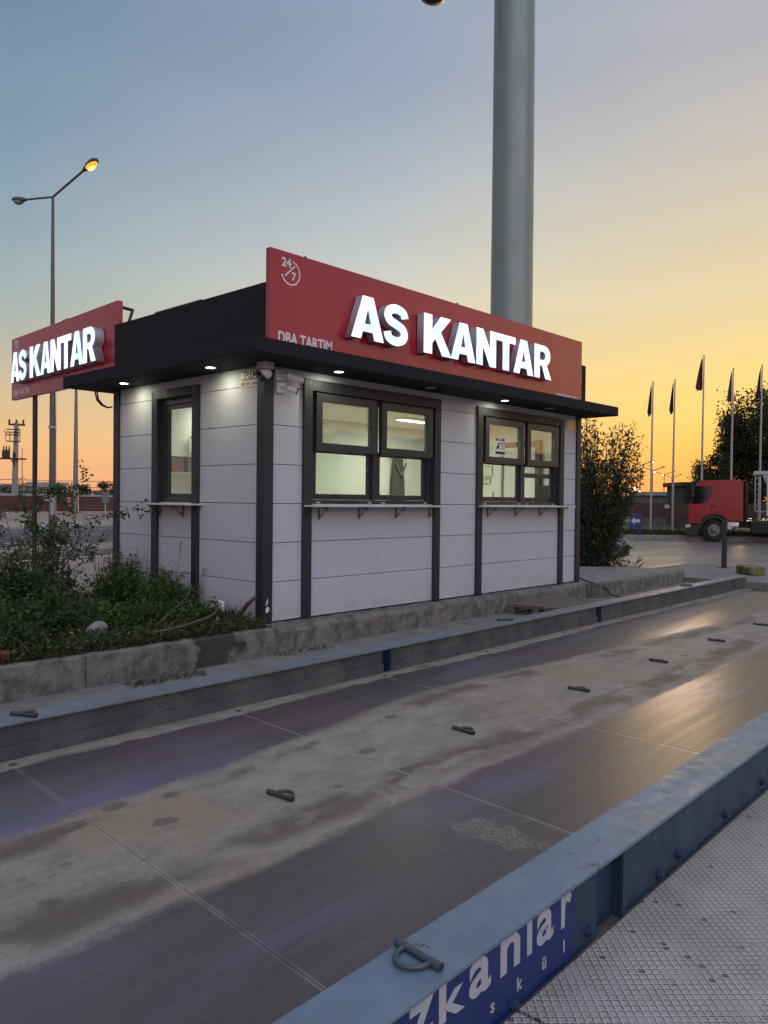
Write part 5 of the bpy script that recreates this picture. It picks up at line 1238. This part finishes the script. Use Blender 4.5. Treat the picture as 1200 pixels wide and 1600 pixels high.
# =====================================================================================
#  LEFT: ROAD SIDE
# =====================================================================================
RD = Vector((.978, .208, 0)); RN = Vector((-.208, .978, 0))
def rp(t, n): q = RD*t+RN*n; return (q.x, q.y)
def strip(name, n0, n1, z, m, t0=-70, t1=160, th=.05):
    return slabmesh(name, [rp(t0, n0), rp(t1, n0), rp(t1, n1), rp(t0, n1)], z, th, m)
M_asph = mat('asphalt', (.060, .062, .068), .8, var=.2, scale=2, col2=(.085, .085, .09), thr=(.5, .7), scale2=.5, bmp=.3, bscale=60)
M_pink = mat('pink_paving', (.27, .215, .19), .85, var=.2, scale=5, col2=(.20, .16, .14), thr=(.45, .7), scale2=1.2, bmp=.3, bscale=20)
M_line = mat('road_paint', (.55, .54, .52), .7, var=.15, scale=4)
strip('paving_path', 4.9, 11.9, GZ+.10, M_pink, -70, 9.2, .2)
strip('kerb_edge_path', 11.9, 12.1, GZ+.13, mat('kerb_pale', (.50, .44, .42), .8, var=.15), -70, 30, .2)
strip('service_road', 12.1, 14.2, GZ+.012, mat('asphalt_brown', (.095, .085, .08), .85, var=.2))
strip('median_path', 14.2, 16.9, GZ+.14, M_pink, th=.2)
strip('road', 16.9, 31.2, GZ+.008, M_asph)
strip('gutter_path', 31.2, 33.0, GZ+.02, mat('gutter_concrete', (.20, .195, .185), .85, var=.15))
strip('road_line', 29.3, 29.45, GZ+.014, M_line, th=.005)
strip('road_line', 17.5, 17.62, GZ+.014, M_line, th=.005)
for n_, off in ((24.2, 0.0), (20.6, 2.2)):
    for k in range(-6, 14): strip('lane_mark', n_, n_+.13, GZ+.014, M_line, 5.0+k*9+off, 9.2+k*9+off, .005)
t = thing('concrete_barrier', 'long pale concrete crash barrier along the far side of the road', 'barrier', (0, 0, GZ))
M_bar = mat('barrier_concrete', (.34, .315, .27), .85, var=.12, scale=2, col2=(.25, .23, .20), thr=(.5, .75), scale2=.8, bmp=.2, bscale=20)
for k in range(-3, 14):
    prof = [(33.0, 0), (33.0, .08), (33.16, .30), (33.22, .86), (33.42, .86), (33.48, .30), (33.64, .08), (33.64, 0)]
    mb = MB(); mb.prism(prof, lambda a, b, d: (*rp(d, a), b), 6*k+.008, 6*k+5.992); mb.build('segment', M_bar, t)
t = thing('brown_fence', 'red brown sheet fence running behind the concrete barrier', 'fence', (0, 0, GZ))
M_fence = mat('fence_brown', (.095, .032, .026), .75, var=.15, scale=2); M_fpost = mat('fence_post', (.16, .09, .07), .6)
hh = 1.66
for k in range(0, 22):
    t0 = 10+1.6*k; mb = MB()
    for q in range(8): mb.prism([(39.5-.012*(q % 2), .1+hh*q/8.2), (39.53, .1+hh*q/8.2), (39.53, .1+hh*(q+.96)/8.2), (39.5-.012*(q % 2), .1+hh*(q+.96)/8.2)], lambda a, b, d: (*rp(d, a), b), t0+.03, t0+1.57)
    mb.build('fence_panel', M_fence, t)
    mb = MB(); mb.prism([(39.46, 0), (39.54, 0), (39.54, hh+.12), (39.46, hh+.12)], lambda a, b, d: (*rp(d, a), b), t0-.029, t0+.029); mb.build('post', M_fpost, t)
bx, by = rp(24.0, 39.42)
t = thing('fence_board', 'white and red warning board hung on the brown fence between two lamp posts', 'notice board', (16.45, 39.5, .98), math.atan2(.208, .978))
mb = MB(); mb.box((-.20, -.45, -.25), (.20, -.44, .25), .004); mb.build('board', mat('board_white', (.55, .50, .47), .6), t)
mb = MB(); mb.box((-.17, -.4535, .02), (-.02, -.4505, .21)); mb.box((.02, -.4535, .02), (.17, -.4505, .21)); mb.box((-.17, -.4535, -.21), (.17, -.4505, -.03)); mb.build('pictogram', mat('board_red', (.45, .06, .04), .6), t)

def street_lamp(loc, ht, label):
    t = thing('street_lamp', label, 'street lamp', loc)
    mb = MB(); mb.tube([(0, 0, 0), (0, 0, 3), (-.02, 0, ht)], [.105, .09, .040], 14); mb.lathe([(.19, 0), (.19, .03), (.11, .05)], (0, 0, 0), n=12); mb.build('pole', M_mastg, t)
    mb = MB(); mb.box((-.11, -.115, 1.0), (.02, -.09, 1.5), .006); mb.tube([(-.005, -.0, 3.55), (-.005, 0, 3.62)], .115, 12); mb.tube([(.085, -.06, .3), (.075, -.05, 4.6)], .008, 5); mb.build('service_box', M_grey, t)
    ax = (-RN).normalized(); sd_ = RD
    for s, lit in ((1, True), (-1, False)):
        d = ax*s; a0 = Vector((-.02, 0, ht)); a1 = a0+d*(1.42 if s > 0 else 1.35)+Vector((0, 0, .52 if s > 0 else .17)); mb = MB(); mb.tube([a0, a1], .032, 8); mb.build('arm', M_mastg, t)
        d2 = (d*.95+Vector((0, 0, .30 if s > 0 else .12))).normalized(); u_ = d2.cross(sd_).normalized(); u_ = u_ if u_.z > 0 else -u_
        secs = []
        for q, w, h0, h1 in [(0, .05, -.05, .05), (.10, .075, -.06, .07), (.25, .125, -.05, .10), (.42, .14, -.04, .11), (.54, .11, -.03, .09), (.60, .05, 0, .05)]:
            secs.append([tuple(a1+d2*(q-.06)+sd_*(w*math.cos(2*PI*k/14))+u_*((h1 if math.sin(2*PI*k/14) > 0 else -h0)*math.sin(2*PI*k/14))) for k in range(14)])
        mb = MB(); mb.loft(secs); hd = mb.build('lamp_head', M_mastg, t)
        secs = []
        for q, w, h in [(.14, .05, .02), (.22, .105, .085), (.36, .12, .11), (.48, .09, .08), (.55, .03, .02)]:
            secs.append([tuple(a1+d2*(q-.06)-u_*.03+sd_*(w*math.cos(2*PI*k/14))+u_*(h*(math.sin(2*PI*k/14) if math.sin(2*PI*k/14) < 0 else .1*math.sin(2*PI*k/14)))) for k in range(14)])
        mb = MB(); mb.loft(secs); mb.build('lens', M_sodium if lit else M_lensOff, hd)
        if lit:
            mb = MB(); cb = a1+d2*.27-u_*.115; mb.loft([[tuple(cb+d2*q+sd_*(w*math.cos(2*PI*k/12))+u_*(.035*w/.08*math.sin(2*PI*k/12))) for k in range(12)] for q, w in ((-.12, .02), (-.09, .06), (0, .08), (.09, .06), (.12, .02))]); mb.build('lamp', M_core, hd)
    return t
M_mastg = mat('lamp_pole_steel', (.12, .112, .105), .5, .3, var=.1); M_sodium = emit('sodium_lamp', (1.0, .27, .02), 1.7); M_core = emit('sodium_core', (1.0, .62, .13), 2.6)
street_lamp((5.53, 16.95, GZ+.14), 10.36, 'tall double arm street lamp with its right head glowing orange')
t = thing('lamp_pole', 'thin grey tapered pole standing behind the crash barrier under the canopy tip', 'pole', (16.2, 37.55, GZ))
mb = MB(); mb.tube([(0, 0, 0), (0, 0, 1.2), (0, 0, 8.6)], [.17, .16, .07], 12); mb.build('pole', mat('pole_grey', (.20, .19, .18), .5, .3), t)
mb = MB(); mb.tube([(0, 0, 8.55), (0, -.8, 8.8)], .04, 6); mb.build('arm', M_mastg, t)
# utility pole with transformer
t = thing('utility_pole', 'concrete power pole with crossarms, insulators and a transformer on a platform', 'utility pole', (19.85, 55.1, GZ), R(-21))
M_pc = mat('pole_concrete', (.30, .285, .25), .8, var=.12); K = .0484
Zp = lambda v: (775-v)*K+1.29-GZ
mb = MB(); mb.tube([(0, 0, 0), (.15, 0, Zp(660))], [.26, .15], 4, smooth=False); mb.build('pole', M_pc, t)
mb = MB(); mb.box((-.42, -.06, Zp(665)), (.75, .06, Zp(665)+.14)); mb.build('crossarm', M_black, t)
for x in (-.34, .15, .62):
    mb = MB(); mb.lathe([(.0, .32), (.09, .30), (.05, .2), (.10, .18), (.05, .08), (.09, .06), (.04, 0)], (x, 0, Zp(665)+.141), n=10); mb.build('insulator', M_black, t)
mb = MB()
for v in (671.5, 676, 680, 690): mb.box((-.55, -.28, Zp(v)-.04), (.42, -.22, Zp(v)+.04))
for x in (-.60, -.33, .36): mb.box((x, -.28, Zp(690)), (x+.05, -.22, Zp(672) if x > 0 else Zp(677)))
mb.tube([(-.72, -.25, Zp(673)), (-.60, -.25, Zp(678))], .03, 5); mb.build('switch_frame', M_black, t)
mb = MB(); mb.box((-1.15, -.5, Zp(718)), (.85, .2, Zp(716))); mb.tube([(-.2, -.3, Zp(718)), (.02, -.1, Zp(728))], .04, 5); mb.tube([(.55, 0, Zp(700)), (.55, 0, Zp(731)), (.6, 0, Zp(774))], .03, 5)
mb.build('platform', M_black, t)
mb = MB(); mb.box((-.78, -.45, Zp(716)+.002), (-.28, .1, Zp(704)), .04)
for k in range(6): mb.box((-.84, -.42+.08*k, Zp(715)), (-.7805, -.38+.08*k, Zp(705)))
mb.build('transformer', M_black, t)
for x in (-.72, -.53, -.34):
    mb = MB(); mb.lathe([(0, .34), (.04, .32), (.03, .22), (.07, .2), (.04, .1), (.07, .08), (.05, 0)], (x, -.18, Zp(704)+.001), n=8); mb.build('bushing', M_black, t)
mb = MB(); mb.box((-.12, -.28, Zp(716)+.0025), (.12, -.16, Zp(707)), .03); mb.build('meter_box', M_black, t)
# power lines
for i, (v0, v1) in enumerate([(741, 736), (747, 743), (752, 750)]):
    a = Vector((-30, 120, 6.9-1.2*i)); b = Vector((130, 145, 6.6-1.1*i)); mb = MB()
    mb.tube([a.lerp(b, k/24)-Vector((0, 0, 2.6*(1-(2*k/24-1)**2))) for k in range(25)], .05, 4)
    tag(mb.build('power_line', M_black), ['uppermost', 'middle', 'lowest'][i]+' of three faint power lines hanging over the distant trees', 'power line', 'power lines over the distant trees')
t = thing('road_sign', 'grey back of a rectangular road sign on a thin post behind the barrier', 'road sign', (16.98, 35.6, GZ), R(-21))
mb = MB(); mb.tube([(0, 0, 0), (0, 0, 1.95)], .03, 8); mb.build('post', M_pole, t)
mb = MB(); mb.box((-.19, -.045, 1.35), (.19, -.031, 1.98), .006); mb.build('plate', mat('sign_back', (.16, .16, .165), .5, .4), t)
# distant buildings and trees
def block(label, loc, w, d, h, m, rot):
    t = thing('distant_building', label, 'building', loc, rot)
    mb = MB(); mb.box((-w/2, -d/2, 0), (w/2, d/2, h)); mb.build('wall', m, t)
    mb = MB(); mb.box((-w/2-.3, -d/2-.3, h+.01), (w/2+.3, d/2+.3, h+.5)); mb.build('roof', mat('far_roof', (.3, .29, .29), .8), t)
    for i in range(int(w/3)):
        mb = MB(); a = -w/2+1+3*i; mb.box((a, -d/2-.06, h*.35), (a+1.4, -d/2-.01, h*.65)); mb.build('window', mat('far_window', (.12, .13, .15), .3), t)
M_f1 = mat('far_wall', (.26, .25, .26), .8, var=.05); M_f2 = mat('far_wall_white', (.42, .40, .40), .8, var=.05)
block('low grey distant building left of the black sign post', (57, 152, GZ), 13, 8, 3.6, M_f1, R(-20)); block('pale distant building between sign post and street lamp', (66.0, 153, GZ), 7, 8, 4.1, M_f2, R(-20))
block('long grey distant shed left of the thin pole', (80, 150, GZ), 9, 8, 2.6, M_f1, R(-20)); block('white container like building above the fence by the road sign', (25.6, 52.5, GZ), 2.6, 2.4, 1.36, M_f2, R(-20)); block('white low roofed building behind the fence left of the street lamp', (13.6, 46.5, GZ), 8.5, 3, 1.38, M_f2, R(-10))
rngk = [(8.0, 0), (12.5, 2.0), (18, -1), (24, 1), (30, 0), (34.5, 2), (39, 0), (44, 1.5), (49, 0)]
for i, (k, o_) in enumerate(rngk):
    a = math.atan2(600-(-20+28*i), 1240); ang = YAW-a; dd = 92+o_*3
    tree('distant_tree', ['low dark distant tree at the left picture edge', 'low dark distant tree right of the concrete power pole', 'dark distant tree behind the black sign post', 'dark distant tree right of the black sign post', 'dark distant tree left of the tall street lamp', 'dark distant tree just right of the tall street lamp', 'dark distant tree left of the thin pole', 'dark distant tree right of the thin pole', 'dark distant tree hidden partly by the kiosk edge'][i], 'tree',
         (CAM.x+dd*math.sin(ang), CAM.y+dd*math.cos(ang), GZ), 3, (2.3, 2.0, 1.15+.25*(i % 3)), 1.35, 900, .30, .15, nclump=18, group='dark trees beyond the fence', clump=.35, limbs=6)
tree('roadside_tree', 'rounder taller tree beyond the fence at the corner of the kiosk', 'tree', (29.6, 59.2, GZ), 3.2, (1.0, 1.0, .95), 2.35, 1500, .16, .10, nclump=18, clump=.3, limbs=8)
tree('roadside_tree', 'sparse bare looking tree beyond the fence right of the street lamp', 'tree', (27.4, 71.5, GZ), 3.2, (1.4, 1.2, 1.3), 2.1, 420, .16, .10, nclump=26, clump=.3, limbs=22)
t = thing('palm_tree', 'small spiky palm beyond the fence right of the thin pole', 'palm tree', (32.8, 70.6, GZ))
mb = MB(); mb.tube([(0, 0, 0), (.05, 0, 2.3)], [.16, .12], 8); mb.build('trunk', M_bark, t)
n = 260; a = rng.uniform(0, 2*PI, n); D = np.stack([np.cos(a), np.sin(a), rng.uniform(-.4, 1.3, n)], 1); C = np.zeros((n, 3))+np.array([.05, 0, 2.3])
v, f = leaf_quads(C, D, rdir(n), rng.uniform(.7, 1.15, n), .09); raw('crown', v, f, L_tree, t)

# warehouse across the yard, behind the photographer (seen mirrored in the window panes)
t = thing('warehouse', 'long grey green clad warehouse across the yard mirrored in the kiosk windows', 'building', (30, -34, GZ))
M_clad = mat('warehouse_cladding', (.16, .17, .165), .7, var=.12, scale=1)
mb = MB(); mb.box((-34, -4, 0), (30, 4, 5.6)); mb.build('wall', M_clad, t)
mb = MB(); mb.prism([(-4.3, 5.62), (4.3, 5.62), (0, 6.4)], lambda a, b, d: (d, a, b), -34.4, 30.4); mb.build('roof', M_shedb, t)
for k in range(7):
    mb = MB(); mb.box((-30+8.4*k, 4.01, 0), (-25.5+8.4*k, 4.06, 4.6)); mb.build('door', M_bluedk, t)
# dead stems lying and standing among the weeds
for lab, p0, p1, r in [('pale dry stem arching over the kerb edge beside the rock', (-1.30, -.22, 0), (-1.02, -.12, .17), .004), ('thin dry stem leaning at the left of the planter kerb', (-2.35, -.2, 0), (-2.55, -.1, .2), .0035), ('bleached crooked branch lying in the bush by the hose', (-.95, .35, .06), (-.45, .55, .22), .008)]:
    a, b = Vector(p0), Vector(p1); mb = MB()
    pts = [a.lerp(b, k/7)+Vector((random.uniform(-.012, .012), random.uniform(-.012, .012), .05*math.sin(PI*k/7)+random.uniform(-.006, .006))) for k in range(8)]
    mb.tube(pts, [r*(1-.5*k/7) for k in range(8)], 5)
    if r > .006: mb.tube([pts[4], pts[4]+Vector((.06, -.05, .10)), pts[4]+Vector((.10, -.06, .2))], [.005, .004, .002], 5)
    tag(mb.build('dry_stem', mat('dry_stem', (.11, .095, .065), .8, var=.3), None), lab, 'stem')
